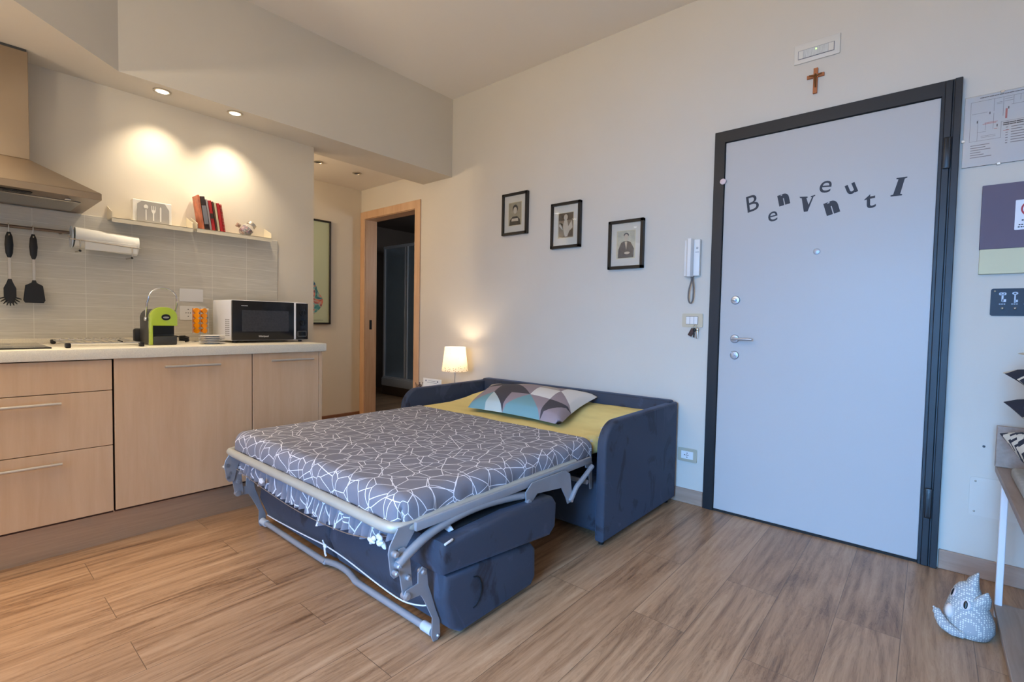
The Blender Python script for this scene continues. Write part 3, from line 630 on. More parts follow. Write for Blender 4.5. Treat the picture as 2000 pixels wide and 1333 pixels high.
jr = thing('tilted_glass_jar', (-2.43, -1.59, 1.596), 'small tilted glass jar of coloured sweets with a grey lid on the right shelf', 'jar')
Mx = Matrix.Translation((-2.43, -1.605, 1.634)) @ Matrix.Rotation(math.radians(-38), 4, 'X')
B().lathe([(.0, -.036), (.028, -.036), (.036, -.026), (.037, .02), (.028, .034), (.024, .040)], (0, 0, 0), 28).xf(Mx).obj('jar_glass', mat('jar_glass', (1, 1, 1, 1), .08, trans=.85), jr)
CANDY = N('mixed_sweets', .4); _v = CANDY.vec('Object'); _a = CANDY.n('ShaderNodeTexVoronoi', Scale=75.0); CANDY.l(_v, _a.inputs['Vector']); _s = CANDY.n('ShaderNodeSeparateColor'); CANDY.l(_a.outputs['Color'], _s.inputs[0])
CANDY.base(CANDY.ramp(_s.outputs[0], [(.2, lin(60, 66, 120)), (.4, lin(190, 60, 66)), (.6, lin(226, 200, 200)), (.8, lin(60, 44, 40))]))
B().lathe([(0, -.032), (.026, -.032), (.033, -.024), (.034, .012), (0, .016)], (0, 0, 0), 24).xf(Mx).obj('sweets', CANDY.M, jr)
B().lathe([(.027, .038), (.029, .040), (.029, .058), (.026, .060), (0, .060)], (0, 0, 0), 28).xf(Mx).obj('jar_lid', STEEL, jr)
B().tube([(-2.43, -1.645, 1.655), (-2.43, -1.66, 1.662), (-2.43, -1.668, 1.652)], [.012, .014, .006], 10).obj('paper_tag', mat('tag_kraft', lin(150, 124, 110), .8), jr)

# sockets and panel on tiles
XTl = XK + .0095
so = thing('kitchen_socket', (XTl, -1.90, 1.09), 'white double power socket on the tiles behind the capsule tower', 'socket')
M = frame_on((XTl, -1.898, 1.089), (0, 1, 0), (0, 0, 1))
b = B(); flat(b, rrect(-.072, -.042, .072, .042, .006), M, .008); b.obj('cover_plate', WHITEP, so, smooth=0)
b = B()
for cx in (-.028, .020):
    for dx, dy in ((0, .021), (0, -.021), (-.012, 0), (0, 0), (.012, 0)): flat(b, circ(cx + dx, dy, .003, n=10), M, .0006, .008)
b.obj('socket_holes', BLACKP, so, smooth=0)
bl = B(); M = frame_on((XTl, -1.907, 1.197), (0, 1, 0), (0, 0, 1)); flat(bl, rrect(-.063, -.039, .063, .039, .004), M, .005)
tag(bl.obj('blank_cover_plate', WHITEP, smooth=0), 'blank white rectangular cover plate above the double socket', 'cover plate')

# coffee machine
cm = thing('coffee_machine', (-2.15, -2.158, ZT), 'lime green and black capsule coffee machine with a chrome loop handle', 'coffee machine')
y0, y1, yc = -2.217, -2.099, -2.158
def arch(w, ztop, zb, r):
    out = [(yc - w, zb), (yc - w, ztop - r)]
    for k in range(9): a = PI - PI / 2 * k / 8; out.append((yc - w + r + math.cos(a) * r, ztop - r + math.sin(a) * r))
    for k in range(9): a = PI / 2 - PI / 2 * k / 8; out.append((yc + w - r + math.cos(a) * r, ztop - r + math.sin(a) * r))
    out.append((yc + w, zb)); return out
B().prism(arch(.054, 1.106, ZT + .002, .045), 'x', -2.27, -2.08, .004).obj('body', DKGREY, cm)
outer = arch(.0595, 1.114, ZT + .001, .050)
B().prism([(yc - .0595, ZT + .001)] + outer[1:-1] + [(yc + .0595, 1.03), (yc + .0595, 1.018), (yc - .048, 1.018), (yc - .048, ZT + .001)], 'x', -2.085, -2.046, .003).obj('front_shell', LIME, cm)
B().box((-2.10, yc - .048, ZT + .055), (-2.078, yc + .052, 1.018)).obj('cup_bay', mat('cup_bay_black', lin(14, 14, 15), .3), cm)
B().box((-2.10, yc - .048, ZT + .001), (-2.043, yc + .0575, ZT + .046), .006).obj('drip_tray', DKGREY, cm)
b = B(); M = frame_on((-2.046, yc + .008, 1.062), (0, 1, 0), (0, 0, 1)); flat(b, circ(0, 0, .020, .016, 28), M, .002); b.obj('badge', BLACKP, cm, smooth=0)
b = B(); flat(b, circ(0, -.001, .013, .005, 20), M, .0006, .002); b.obj('badge_emblem', STEEL, cm, smooth=0)
pts = [(-2.11, -2.222, 1.055), (-2.09, -2.222, 1.13)] + [(-2.08, yc + .004 - .062 * math.cos(PI * k / 12), 1.155 + .060 * math.sin(PI * k / 12)) for k in range(13)] + [(-2.09, -2.090, 1.13), (-2.11, -2.096, 1.06)]
B().tube(pts, .0042, 10).obj('lever_handle', CHROME, cm)
B().lathe([(.010, -.006), (.012, 0), (.010, .006)], (-2.11, -2.222, 1.052), 16, 'y').obj('lever_pivot', CHROME, cm)
B().box((-2.315, -2.235, ZT + .001), (-2.272, -2.13, ZT + .08), .01).obj('water_tank_base', BLACKP, cm)
pc = B().tube([(-2.27, -2.105, .945), (-2.28, -2.07, .958), (-2.32, -2.02, .950), (-2.36, -1.985, .936), (-2.40, -1.95, .928)], .0035, 8, smooth=5)
pc.tube([(-2.31 + .022 * math.cos(a * .7), -1.995 + .022 * math.sin(a * .7), ZT + .006 + .0011 * a) for a in range(28)], .005, 8)
pc.obj('power_cord', BLACKP, cm)

# capsule tower
ct = thing('capsule_tower', (-2.33, -1.93, ZT), 'wire tower of orange and white coffee capsules beside the microwave', 'capsule holder')
b = B(); cx, cy = -2.33, -1.905
b.cyl((cx, cy, ZT), (cx, cy, ZT + .006), .045, seg=28); b.cyl((cx, cy, ZT), (cx, cy, 1.125), .003)
for a in range(6):
    an = a * PI / 3 + .3
    b.tube([(cx + .022 * math.cos(an + s) * 1.9, cy + .022 * math.sin(an + s) * 1.9, z) for s, z in ((.45, ZT + .05), (.45, 1.118))], .0016, 6)
b.obj('wire_stand', CHROME, ct)
for a, mt_ in ((-.75, ORANGE), (.3, ORANGE), (1.35, WHITECAP), (2.4, WHITECAP), (3.45, ORANGE), (4.5, ORANGE)):
    for k in range(5):
        c = Vector((cx + .030 * math.cos(a), cy + .030 * math.sin(a), .985 + k * .0295)); d = Vector((math.cos(a), math.sin(a), 0))
        B().cyl(c - d * .018, c + d * .008, .010, .0135, 14).cyl(c + d * .008, c + d * .010, .0155, seg=14).obj('capsule', mt_, ct)

# saucers
for k in range(5):
    x, y = -2.075, -1.925; z = ZT + k * .0098
    nm = ['bottom saucer of the small white stack in front of the capsules', 'second saucer from the bottom of the small white stack', 'middle saucer of the small white stack by the microwave', 'second saucer from the top of the small white stack', 'top saucer of the small white stack by the microwave'][k]
    o = B().lathe([(.034, .0), (.036, .003), (.056, .006), (.0645, .0078), (.0645, .0092), (.056, .0078), (.034, .0045), (0, .0045)], (x, y, z), 36).obj('saucer', WHITECAP)
    tag(o, nm, 'saucer', 'stack of small white saucers on the worktop')

# microwave
mw = thing('microwave_oven', (-2.25, -1.58, ZT), 'white and black microwave oven standing on the right end of the worktop', 'microwave')
x0, x1, y0, y1, z0, z1 = -2.41, -2.12, -1.812, -1.356, ZT + .012, 1.170
MWW = mat('microwave_white', lin(226, 226, 232), .28, nscale=3, namt=.01)
B().box((x0, y0, z0), (x1, y1, z1), .005).obj('casing', MWW, mw)
DG = mat('microwave_black_glass', lin(24, 24, 28), .14, spec=.5)
dd = B().box((x1, y0 + .001, z0 + .004), (x1 + .022, y1 - .094, z1 - .003), .003).obj('door', DG, mw)
B().box((x1 + .0215, y0 + .052, z0 + .055), (x1 + .0235, y1 - .128, z1 - .058), .001, 1).obj('door_window', mat('microwave_window', lin(58, 58, 62), .2, nscale=90, namt=.15), dd)
B().box((x1, y1 - .094, z0 + .004), (x1 + .024, y1 - .082, z1 - .003), .002).obj('handle_strip', MWW, mw)
B().box((x1, y1 - .082, z0 + .004), (x1 + .020, y1 - .001, z1 - .006), .003).obj('control_panel', DG, mw)
for zz in (z0 + .175, z0 + .110):
    B().lathe([(.017, .020), (.0155, .034), (0, .034)], (x1, y1 - .040, zz), 24, 'x').box((x1 + .034, y1 - .042, zz - .014), (x1 + .038, y1 - .038, zz + .014), .001, 1).obj('control_knob', BLACKP, mw)
M = frame_on((x1 + .020, y1 - .041, z0 + .040), (0, 1, 0), (0, 0, 1)); b = B()
for q in (rect(-.028, -.017, .028, -.0155), rect(-.028, .0155, .028, .017), rect(-.028, -.017, -.0265, .017), rect(.0265, -.017, .028, .017)): flat(b, q, M, .001)
b.obj('door_button_outline', STEEL, mw, smooth=0)
text_obj('maker_lettering', 'Whirlpool', .014, frame_on((x1 + .0222, y0 + .175, z0 + .026), (0, 1, 0), (0, 0, 1)), WHITECAP, dd, ext=.0003)
text_obj('small_lettering', 'COOK 20', .008, frame_on((x1 + .0222, y0 + .055, z1 - .032), (0, 1, 0), (0, 0, 1)), DRAWN, dd, ext=.0003) if 0 else None
b = B(); M = frame_on((x1 + .0222, y0 + .048, z1 - .033), (0, 1, 0), (0, 0, 1)); [flat(b, rect(.006 * k, -.0015, .006 * k + .0045, .0015), M, .0004) for k in range(6)]; b.obj('print_marks', WHITECAP, dd, smooth=0)
b = B()
for i in range(5):
    for j in range(9): b.box((x1 - .085 + i * .0135, y0 - .0006, z0 + .028 + j * .0115), (x1 - .079 + i * .0135, y0 + .002, z0 + .034 + j * .0115))
b.obj('vent_slots', DKGREY, mw, smooth=0)
b = B().box((x1 - .26, y0 - .0006, z0 + .028), (x1 - .12, y0 + .001, z0 + .03)); b.bm.free()
for x, y in ((x0 + .03, y0 + .03), (x1 - .03, y0 + .03), (x0 + .03, y1 - .03), (x1 - .03, y1 - .03)): B().cyl((x, y, ZT + .0003), (x, y, z0 + .001), .012, seg=16).obj('foot', BLACKP, mw)

# ---------------------------------------------------------------- things on the door wall
def picture(x0, x1, z0, z1, lb, kind):
    t = thing('framed_photograph', ((x0 + x1) / 2, 0, z0), lb, 'picture', 'three black framed portraits on the wall')
    b = B(); fw = .019
    for a, c in (((x0, z0), (x1, z0 + fw)), ((x0, z1 - fw), (x1, z1)), ((x0, z0), (x0 + fw, z1)), ((x1 - fw, z0), (x1, z1))): b.box((a[0], -.030, a[1]), (c[0], -.0008, c[1]), .0015, 1)
    b.obj('picture_frame', BLACKF, t)
    cx, cz = (x0 + x1) / 2, (z0 + z1) / 2; M = DW(cx, cz, -.0)
    b = B(); flat(b, rect(x0 - cx + .01, z0 - cz + .01, x1 - cx - .01, z1 - cz - .01), M, .002, .012); b.obj('mat_board', MATB, t, smooth=0)
    W_, H_ = (.062, .086)
    SEP = mat('sepia_print_' + kind, {'a': lin(176, 164, 136), 'b': lin(140, 124, 104), 'c': lin(206, 204, 184)}[kind], .7, nscale=40, namt=.12)
    SK = mat('sepia_light', lin(214, 204, 184), .7); DK = mat('sepia_dark_' + kind, {'a': lin(60, 54, 44), 'b': lin(96, 82, 66), 'c': lin(78, 80, 84)}[kind], .7, nscale=60, namt=.3)
    b = B(); flat(b, rect(-W_ - .004, -H_ - .004, W_ + .004, H_ + .004), M, .0008, .014); b.obj('print_border', mat('yellowed_card', lin(224, 214, 180), .8), t, smooth=0)
    b = B(); flat(b, rect(-W_, -H_, W_, H_), M, .0008, .0148); b.obj('print', SEP, t, smooth=0)
    pd = B().m(DK); head = .035
    if kind == 'a':
        flat(pd, [(-.055, -.086), (.055, -.086), (.050, -.045), (.022, -.02), (-.022, -.02), (-.05, -.045)], M, .0005, .0156)
        flat(pd, circ(.002, .040, .026, .030), M, .0005, .0156); pd.m(SK); flat(pd, circ(.002, .026, .018, .026), M, .0005, .0162); flat(pd, [(-.03, -.035), (.03, -.035), (.035, -.058), (-.035, -.055)], M, .0005, .0162)
    if kind == 'b':
        pd.m(DK); flat(pd, rect(-.062, .035, .062, .086), M, .0005, .0156); flat(pd, [(-.02, -.08), (.062, -.08), (.062, -.03), (.0, -.05)], M, .0005, .0156)
        pd.m(SK); flat(pd, circ(.0, .055, .016, .022), M, .0005, .0162); flat(pd, [(-.012, .035), (.012, .035), (.022, -.01), (.05, .03), (.058, -.02), (.03, -.045), (.015, -.08), (-.005, -.08), (-.02, -.03), (-.05, .02), (-.058, .0), (-.03, -.03)], M, .0005, .0162)
    if kind == 'c':
        flat(pd, [(-.055, -.086), (.055, -.086), (.058, -.03), (.034, .012), (.012, .022), (-.012, .022), (-.034, .012), (-.052, -.03)], M, .0005, .0156)
        flat(pd, circ(.002, .060, .018, .014), M, .0005, .0156); pd.m(SK); flat(pd, circ(.002, .046, .015, .020), M, .0005, .0162); flat(pd, [(-.008, .018), (.010, .018), (.004, -.035)], M, .0005, .0162); flat(pd, circ(.01, -.055, .02, .008), M, .0005, .0162)
    pd.obj('portrait_figure', parent=t, smooth=0)
    b = B().box((x0 + .012, -.0235, z0 + .012), (x1 - .012, -.022, z1 - .012)); b.obj('glass_pane', mat('picture_glass', (1, 1, 1, 1), .02, trans=1), t, smooth=0)
picture(-1.619, -1.366, 1.744, 2.064, 'leftmost small black framed vintage head-and-shoulders portrait', 'a')
picture(-1.143, -.893, 1.603, 1.925, 'middle black framed vintage picture of a light-robed figure', 'b')
picture(-.669, -.421, 1.430, 1.745, 'rightmost and lowest black framed portrait of a person in a cape', 'c')

ic = thing('intercom_handset', (-.107, 0, 1.36), 'white wall intercom with handset and dangling grey cord', 'intercom')
B().box((-.154, -.028, 1.362), (-.062, -.0008, 1.577), .006).obj('base_plate', WHITEP, ic)
B().prism([(-.132, -.028), (-.134, -.045), (-.122, -.060), (-.104, -.060), (-.096, -.045), (-.096, -.028)], 'z', 1.358, 1.580, .003).obj('handset', WHITEP, ic)
B().box((-.083, -.031, 1.52), (-.072, -.027, 1.531), .001).box((-.088, -.031, 1.50), (-.067, -.0278, 1.503)).obj('call_button', GREYM, ic)
b = B(); pts = [Vector((-.105, -.035, 1.358)), Vector((-.104, -.035, 1.335)), Vector((-.118, -.032, 1.28)), Vector((-.120, -.030, 1.225)), Vector((-.107, -.030, 1.203)), Vector((-.094, -.030, 1.225)), Vector((-.092, -.030, 1.29)), Vector((-.100, -.026, 1.345)), Vector((-.10, -.02, 1.362))]
b.tube(pts, .0042, 10, smooth=8).obj('coiled_cord', mat('grey_cord', lin(110, 106, 104), .6, nscale=400, namt=.3), ic)

sw = thing('light_switch', (-.10, 0, 1.06), 'champagne light switch plate left of the entrance door', 'switch')
b = B(); M = DW(-.0995, 1.101); flat(b, rrect(-.061, -.0405, .061, .0405, .007), M, .009); b.obj('cover_plate', BEIGEPL, sw, smooth=0)
b = B(); flat(b, rrect(-.038, -.024, .034, .024, .002), M, .0008, .009); b.obj('switch_surround', DKGREY, sw, smooth=0)
b = B(); flat(b, rect(-.036, -.022, -.014, .022), M, .0035, .0095); flat(b, rect(-.012, -.022, .010, .022), M, .0035, .0095); b.obj('rocker', WHITEP, sw, smooth=0)
b = B(); flat(b, rect(.012, -.022, .032, .022), M, .003, .0095); b.obj('key_lock_module', WHITEP, sw, smooth=0)
ky = thing('bunch_of_keys', (-.085, -.02, 1.05), 'bunch of keys with a brown fob hanging from the switch plate', 'keys')
B().tube([(-.078 + .011 * math.cos(a), -.018, 1.062 + .013 * math.sin(a)) for a in [k * PI / 8 for k in range(17)]], .0014, 6).obj('key_ring', CHROME, ky)
B().box((-.125, -.024, 1.0), (-.100, -.016, 1.048), .004).xf(Matrix.Translation((-.08, 0, 1.05)) @ Matrix.Rotation(math.radians(28), 4, 'Y') @ Matrix.Translation((.105, 0, -1.05))).obj('leather_fob', KEYBR, ky)
B().box((-.070, -.022, .995), (-.061, -.019, 1.05), .001).sph((-.066, -.020, 1.048), (.010, .004, .010), 12).obj('key', STEEL, ky)
B().box((-.086, -.026, 1.0), (-.078, -.023, 1.05), .001).sph((-.080, -.024, 1.045), (.009, .005, .012), 12).obj('key', BLACKP, ky)

ol = thing('wall_socket', (-.10, 0, .29), 'low wall socket in a champagne plate right of the sofa', 'socket')
b = B(); M = DW(-.1035, .291); flat(b, rrect(-.057, -.040, .057, .040, .006), M, .008); b.obj('cover_plate', BEIGEPL, ol, smooth=0)
b = B(); flat(b, rrect(-.036, -.023, .036, .023, .002), M, .002, .008); b.obj('socket_insert', WHITEP, ol, smooth=0)
b = B(); [flat(b, circ(dx, dy, .003, n=10), M, .0006, .010) for dx, dy in ((-.015, 0), (-.005, 0), (.005, 0), (.0, .012), (.0, -.012))]; b.obj('socket_holes', BLACKP, ol, smooth=0)

# crucifix, emergency light
cr = thing('wooden_crucifix', (.484, 0, 2.26), 'small wooden crucifix hanging above the entrance door', 'crucifix')
B().box((.4745, -.012, 2.262), (.4935, -.0008, 2.388), .001, 1).box((.446, -.0118, 2.341), (.522, -.0009, 2.358), .001, 1).obj('cross', CROSSW, cr)
FIG = mat('bronze_figure', lin(120, 78, 40), .35, .6)
B().tube([(.457, -.016, 2.354), (.484, -.018, 2.344), (.511, -.016, 2.354)], .003, 6).tube([(.484, -.018, 2.344), (.484, -.018, 2.32), (.486, -.016, 2.29)], [.006, .005, .003], 8).sph((.484, -.019, 2.351), .006, 10).obj('figure', FIG, cr)
el = thing('emergency_light', (.483, 0, 2.47), 'white rectangular emergency light with a green indicator above the crucifix', 'emergency light')
x0, x1, z0, z1 = .384, .584, 2.432, 2.530
B().box((x0, -.008, z0), (x1, -.0008, z1), .003).obj('housing', EMW, el)
B().box((.402, -.011, 2.452), (.560, -.0075, 2.496), .001, 1).obj('lens_surround', DRAWN, el)
b = B().box((.4045, -.012, 2.4545), (.425, -.010, 2.4935)).box((.535, -.012, 2.4545), (.5575, -.010, 2.4935)); b.obj('end_panels', EMW, el)
b = B().box((.426, -.0125, 2.4545), (.534, -.010, 2.4935)); b.obj('diffuser', mat('ribbed_diffuser', lin(196, 198, 196), .3, nscale=300, namt=.15, stretch=(1, 1, .1)), el)
B().lathe([(.004, -.0125), (.003, -.0145), (0, -.0145)], (.482, 0, 2.484), 12, 'y').obj('indicator_lamp', LEDG, el)

# evacuation plan
ep = thing('evacuation_plan', (1.2, 0, 1.78), 'frameless glazed evacuation floor plan right of the door', 'floor plan')
PX0, PX1, PZ0, PZ1 = 1.054, 1.480, 1.780, 2.078
B().box((PX0, -.006, PZ0), (PX1, -.0008, PZ1)).obj('backing_board', DKGREY, ep, smooth=0)
b = B(); M = DW(PX0, PZ0, -.006); PW, PH = PX1 - PX0, PZ1 - PZ0; flat(b, rect(.0005, .0005, PW - .0005, PH - .0005), M, .0005); b.obj('plan_sheet', mat('plan_paper', lin(204, 208, 212), .5), ep, smooth=0)
b = B().m(DRAWN)
def ln(x0_, y0_, x1_, y1_, w_=.0011): # u,v in fractions of 0..1 over visible patch (.2 m x .298 m)
    a, c = min(x0_, x1_) * .2, max(x0_, x1_) * .2; d_, e_ = min(y0_, y1_) * PH, max(y0_, y1_) * PH
    flat(b, rect(a - w_ / 2, d_ - w_ / 2, c + w_ / 2, e_ + w_ / 2), M, .0003, .0006)
for q in ((.1, .92, 2.0, .92), (.1, .36, .1, .92), (.1, .36, .58, .36), (.58, .36, .58, .58), (.58, .58, 2.0, .58), (2, .58, 2, .92), (.12, .75, .36, .75), (.46, .75, .46, .92), (.46, .60, .46, .72), (.6, .66, .6, .92), (.75, .80, .75, .92), (.72, .80, 1.0, .80), (1.0, .60, 1.0, .80), (.22, .36, .22, .66), (.22, .48, .35, .48), (.34, .50, .34, .60), (.46, .5, .46, .6), (1.3, .6, 1.3, .92), (1.6, .6, 1.6, .8), (1.3, .8, 2.0, .8), (.28, .42, .5, .42), (.28, .40, .5, .40), (.85, .84, .85, .92), (.9, .84, .9, .92), (.95, .84, .95, .92), (.5, .86, .58, .86), (.5, .84, .58, .84), (.62, .86, .74, .86), (.62, .89, .74, .89)): ln(*q)
for k, wd in enumerate((.28, .22, .3, .15, .2, .32)): ln(.13, .30 - k * .034, .13 + wd, .30 - k * .034, .003)
for k, wd in enumerate((.25, .15, .2, .18, .22, .22, .25)): ln(.74, .49 - k * .036, .74 + wd, .49 - k * .036, .003); ln(.66, .49 - k * .036, .68, .49 - k * .036, .003)
b.m(INK); 
for k in range(14): ln(.24 + k * .075, .965, .24 + k * .075 + .055, .965, .0028)
for j in (.555, .53):
    for k in range(11): ln(.62 + k * .1, j, .62 + k * .1 + .075, j, .004)
for u_, v_ in ((.40, .73), (.68, .76), (.21, .63), (.52, .54)): ln(u_, v_ - .012, u_, v_ + .012, .003)
b.m(REDD); 
for q in ((.33, .60, .52, .60), (.48, .50, .52, .50), (.62, .45, .70, .45), (.64, .62, .66, .75), (.3, .585, .5, .585)): ln(*q, .002)
b.obj('plan_drawing', parent=ep, smooth=0)
B().box((PX0 - .001, -.0095, PZ0 - .001), (PX1 + .001, -.0075, PZ1 + .001)).obj('glass_pane', GLASS, ep, smooth=0)
for x, z in ((PX0 + .115, PZ1), (PX0 + .115, PZ0), (PX0, PZ0 + .115), (PX0 + .31, PZ1), (PX0 + .31, PZ0)): B().box((x - .006, -.012, z - .006), (x + .006, -.0005, z + .004), .001, 1).obj('clip', STEEL, ep)

bd = thing('notice_board', (1.3, 0, 1.31), 'unframed purple panel with a pale yellow lower band beside the door', 'board')
B().box((1.124, -.022, 1.420), (1.62, -.0008, 1.690), .001, 1).obj('purple_panel', PURPLE, bd, smooth=0)
B().box((1.126, -.021, 1.315), (1.62, -.0008, 1.4195), .001, 1).obj('yellow_band', CREAMP, bd, smooth=0)
sg = thing('prohibition_sign', (1.27, -.023, 1.5), 'small white prohibition sign with a red ring stuck on the purple panel', 'sign')
M = DW(1.276, 1.555, -.0222)
b = B(); flat(b, rrect(-.050, -.062, .050, .060, .003), M, .001); b.obj('sign_plate', mat('sign_white', lin(224, 224, 230), .4), sg, smooth=0)
b = B(); co, ci = circ(0, .022, .034, n=36), circ(0, .022, .028, n=36); t = b.bm
vo = [t.verts.new(M @ Vector((x, y, .0014))) for x, y in co]; vi = [t.verts.new(M @ Vector((x, y, .0014))) for x, y in ci]
for k in range(36): t.faces.new((vo[k], vo[(k + 1) % 36], vi[(k + 1) % 36], vi[k]))
flat(b, [(-.022, .040), (-.019, .044), (.022, .004), (.019, .0)], M, .0006, .0016); b.obj('red_ring', mat('signal_red', lin(170, 24, 34), .4), sg, smooth=0)
b = B(); flat(b, [(-.018, .02), (-.012, .03), (-.004, .024), (.01, .024), (.014, .030), (.018, .024), (.014, .018), (.012, .008), (.008, .008), (.007, .016), (-.006, .016), (-.008, .008), (-.012, .008), (-.012, .018)], M, .0004, .0012); b.obj('animal_symbol', NAVY, sg, smooth=0)
b = B()
for x_, y_, w_, n_ in ((-.030, -.024, .060, 7), (-.006, -.033, .012, 2), (-.038, -.042, .076, 10), (-.040, -.051, .080, 10)):
    for k in range(n_): flat(b, rect(x_ + k * w_ / n_, y_ - .0025, x_ + (k + .7) * w_ / n_, y_ + .0025), M, .0003, .0012)
b.obj('sign_lettering', INK, sg, smooth=0)

kr = thing('key_rack', (1.3, 0, 1.14), 'dark navy metal key rack printed with pale keys, right of the door', 'key rack')
M = DW(1.169, 1.138, -.0008)
b = B(); flat(b, rrect(0, 0, .34, .115, .008), M, .004); b.obj('rack_plate', NAVY, kr, smooth=0)
b = B().m(LTBLUE)
for k in range(6):
    cx = .036 + k * .028 * 1.32; 
    if k % 2 == 0:
        flat(b, rrect(cx - .011, .087, cx + .011, .098, .004), M, .0006, .004); flat(b, rect(cx - .003, .060, cx + .003, .09), M, .0006, .004); flat(b, rect(cx, .058, cx + .011, .070), M, .0006, .004)
    else:
        flat(b, circ(cx, .094, .009, .006, 16), M, .0006, .004); flat(b, rect(cx - .0022, .055, cx + .0022, .09), M, .0006, .004); flat(b, rect(cx, .057, cx + .009, .067), M, .0006, .004)
    for q in range(3): flat(b, rect(cx - .010 + q * .007, .048, cx - .005 + q * .007, .051), M, .0004, .004)
b.m(NAVY)
for k in range(0, 6, 2):
    cx = .036 + k * .028 * 1.32; flat(b, circ(cx - .005, .0925, .0025, n=8), M, .0003, .0047); flat(b, circ(cx + .005, .0925, .0025, n=8), M, .0003, .0047)
for k in range(1, 6, 2): flat(b, circ(.036 + k * .028 * 1.32, .094, .004, .0025, 10), M, .0003, .0047)
b.obj('key_print', parent=kr, smooth=0)
B().sph((1.169 + .012, -.006, 1.138 + .104), .004, 10).obj('screw', STEEL, kr)
for k in range(6):
    x = 1.169 + .036 + k * .037
    B().cyl((x, -.004, 1.138 + .030), (x, -.022, 1.138 + .030), .0035, seg=10).sph((x, -.023, 1.138 + .031), .0048, 10).obj('key_peg', STEEL, kr)

ap = thing('access_panel', (1.25, 0, .27), 'white rectangular cover panel low on the wall behind the bench', 'cover panel')
b = B(); M = DW(1.137, .270, -.0008); flat(b, rrect(0, 0, .36, .168, .012), M, .004); b.obj('panel', mat('panel_white', lin(208, 203, 194), .7), ap, smooth=0)
B().sph((1.155, -.0045, .420), .004, 10).sph((1.155, -.0045, .288), .004, 10).obj('screw', STEEL, ap)
tag(B().lathe([(.005, -.0008), (.005, -.003), (0, -.004)], (1.175, 0, .575), 12, 'y').obj('wall_plug', DKGREY), 'tiny dark screw hole plug in the wall above the bench', 'wall plug')

# ---------------------------------------------------------------- SOFA BED
sb = thing('sofa_bed', (-.95, -.9, 0), 'slate blue velvet sofa bed pulled open on its metal frame', 'sofa bed')
SX0, SX1, AW, ZA = -1.742, -.160, .052, .608
def arm_profile():
    out = [(-.035, .03), (-.035, ZA)]
    r = .125
    for k in range(11): a = PI / 2 + PI / 2 * k / 10; out.append((-.888 + r + r * math.cos(a), ZA - .006 - r + r * math.sin(a)))
    out.append((-.888, .03)); return out
AP = arm_profile()
B().prism(AP, 'x', SX1 - AW, SX1, .012, 3).obj('armrest', VELVET, sb, smooth=50)
B().prism(AP, 'x', SX0, SX0 + AW, .012, 3).obj('armrest', VELVET, sb, smooth=50)
B().box((SX0 + .02, -.115, .05), (SX1 - .02, -.036, .621), .016, 3).obj('backrest', VELVET, sb)
B().box((SX0 + AW + .002, -.845, .045), (SX1 - AW - .002, -.12, .295), .018, 3).obj('seat_base', VELVET, sb)
for x in (SX0 + .05, SX1 - .04):
    for y in (-.84, -.08): B().cyl((x, y, 0), (x, y, .05), .014, .018, 14).obj('foot', BLACKP, sb)
# the folded seat and back cushions hanging below the bed frame
XL, XRt, XM = -1.62, -.185, -.925
def slab(poly, x0, x1, name):
    b = B(); b.prism(poly, 'x', x0, x1, .022, 4); o = b.obj(name, VELVET, sb, smooth=60); return o
up = [(-1.872, .352), (-1.885, .30), (-1.868, .240), (-1.60, .215), (-1.285, .185), (-1.243, .215), (-1.238, .315), (-1.262, .345), (-1.55, .362)]
lw = [(-1.855, .235), (-1.868, .15), (-1.825, .04), (-1.785, .012), (-1.60, .015), (-1.40, .020), (-1.372, .05), (-1.375, .165), (-1.40, .192), (-1.60, .213)]
slab(up, XL, XM - .002, 'seat_cushion'); slab(up, XM + .002, XRt, 'seat_cushion')
slab(lw, XL + .01, XM - .002, 'lower_cushion'); c2 = slab(lw, XM + .002, XRt - .003, 'lower_cushion')
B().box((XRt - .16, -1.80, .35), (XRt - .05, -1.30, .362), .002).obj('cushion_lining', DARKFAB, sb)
B().tube([(XRt - .001, -1.735 + .04 * math.cos(a), .135 + .055 * math.sin(a)) for a in [-PI / 2 + k * PI / 10 for k in range(11)]], .002, 6).obj('stitched_seam', DARKFAB, c2)
# white elastic cord across the cushions
B().tube([(-1.50, -1.870, .085), (-1.366, -1.875, .092), (-1.132, -1.878, .104), (-.939, -1.880, .117), (-.90, -1.880, .118), (-.75, -1.880, .112), (-.525, -1.882, .093), (-.387, -1.884, .091), (-.289, -1.884, .113), (-.24, -1.884, .135)], .0026, 8, smooth=5).obj('elastic_cord', TAPE, sb)
B().sph((-.915, -1.884, .118), (.013, .006, .010), 10).tube([(-.915, -1.886, .112), (-.905, -1.888, .09), (-.898, -1.888, .082)], .004, 6).tube([(-.918, -1.886, .125), (-.928, -1.888, .142)], .003, 6).obj('cord_knot', TAPE, sb)
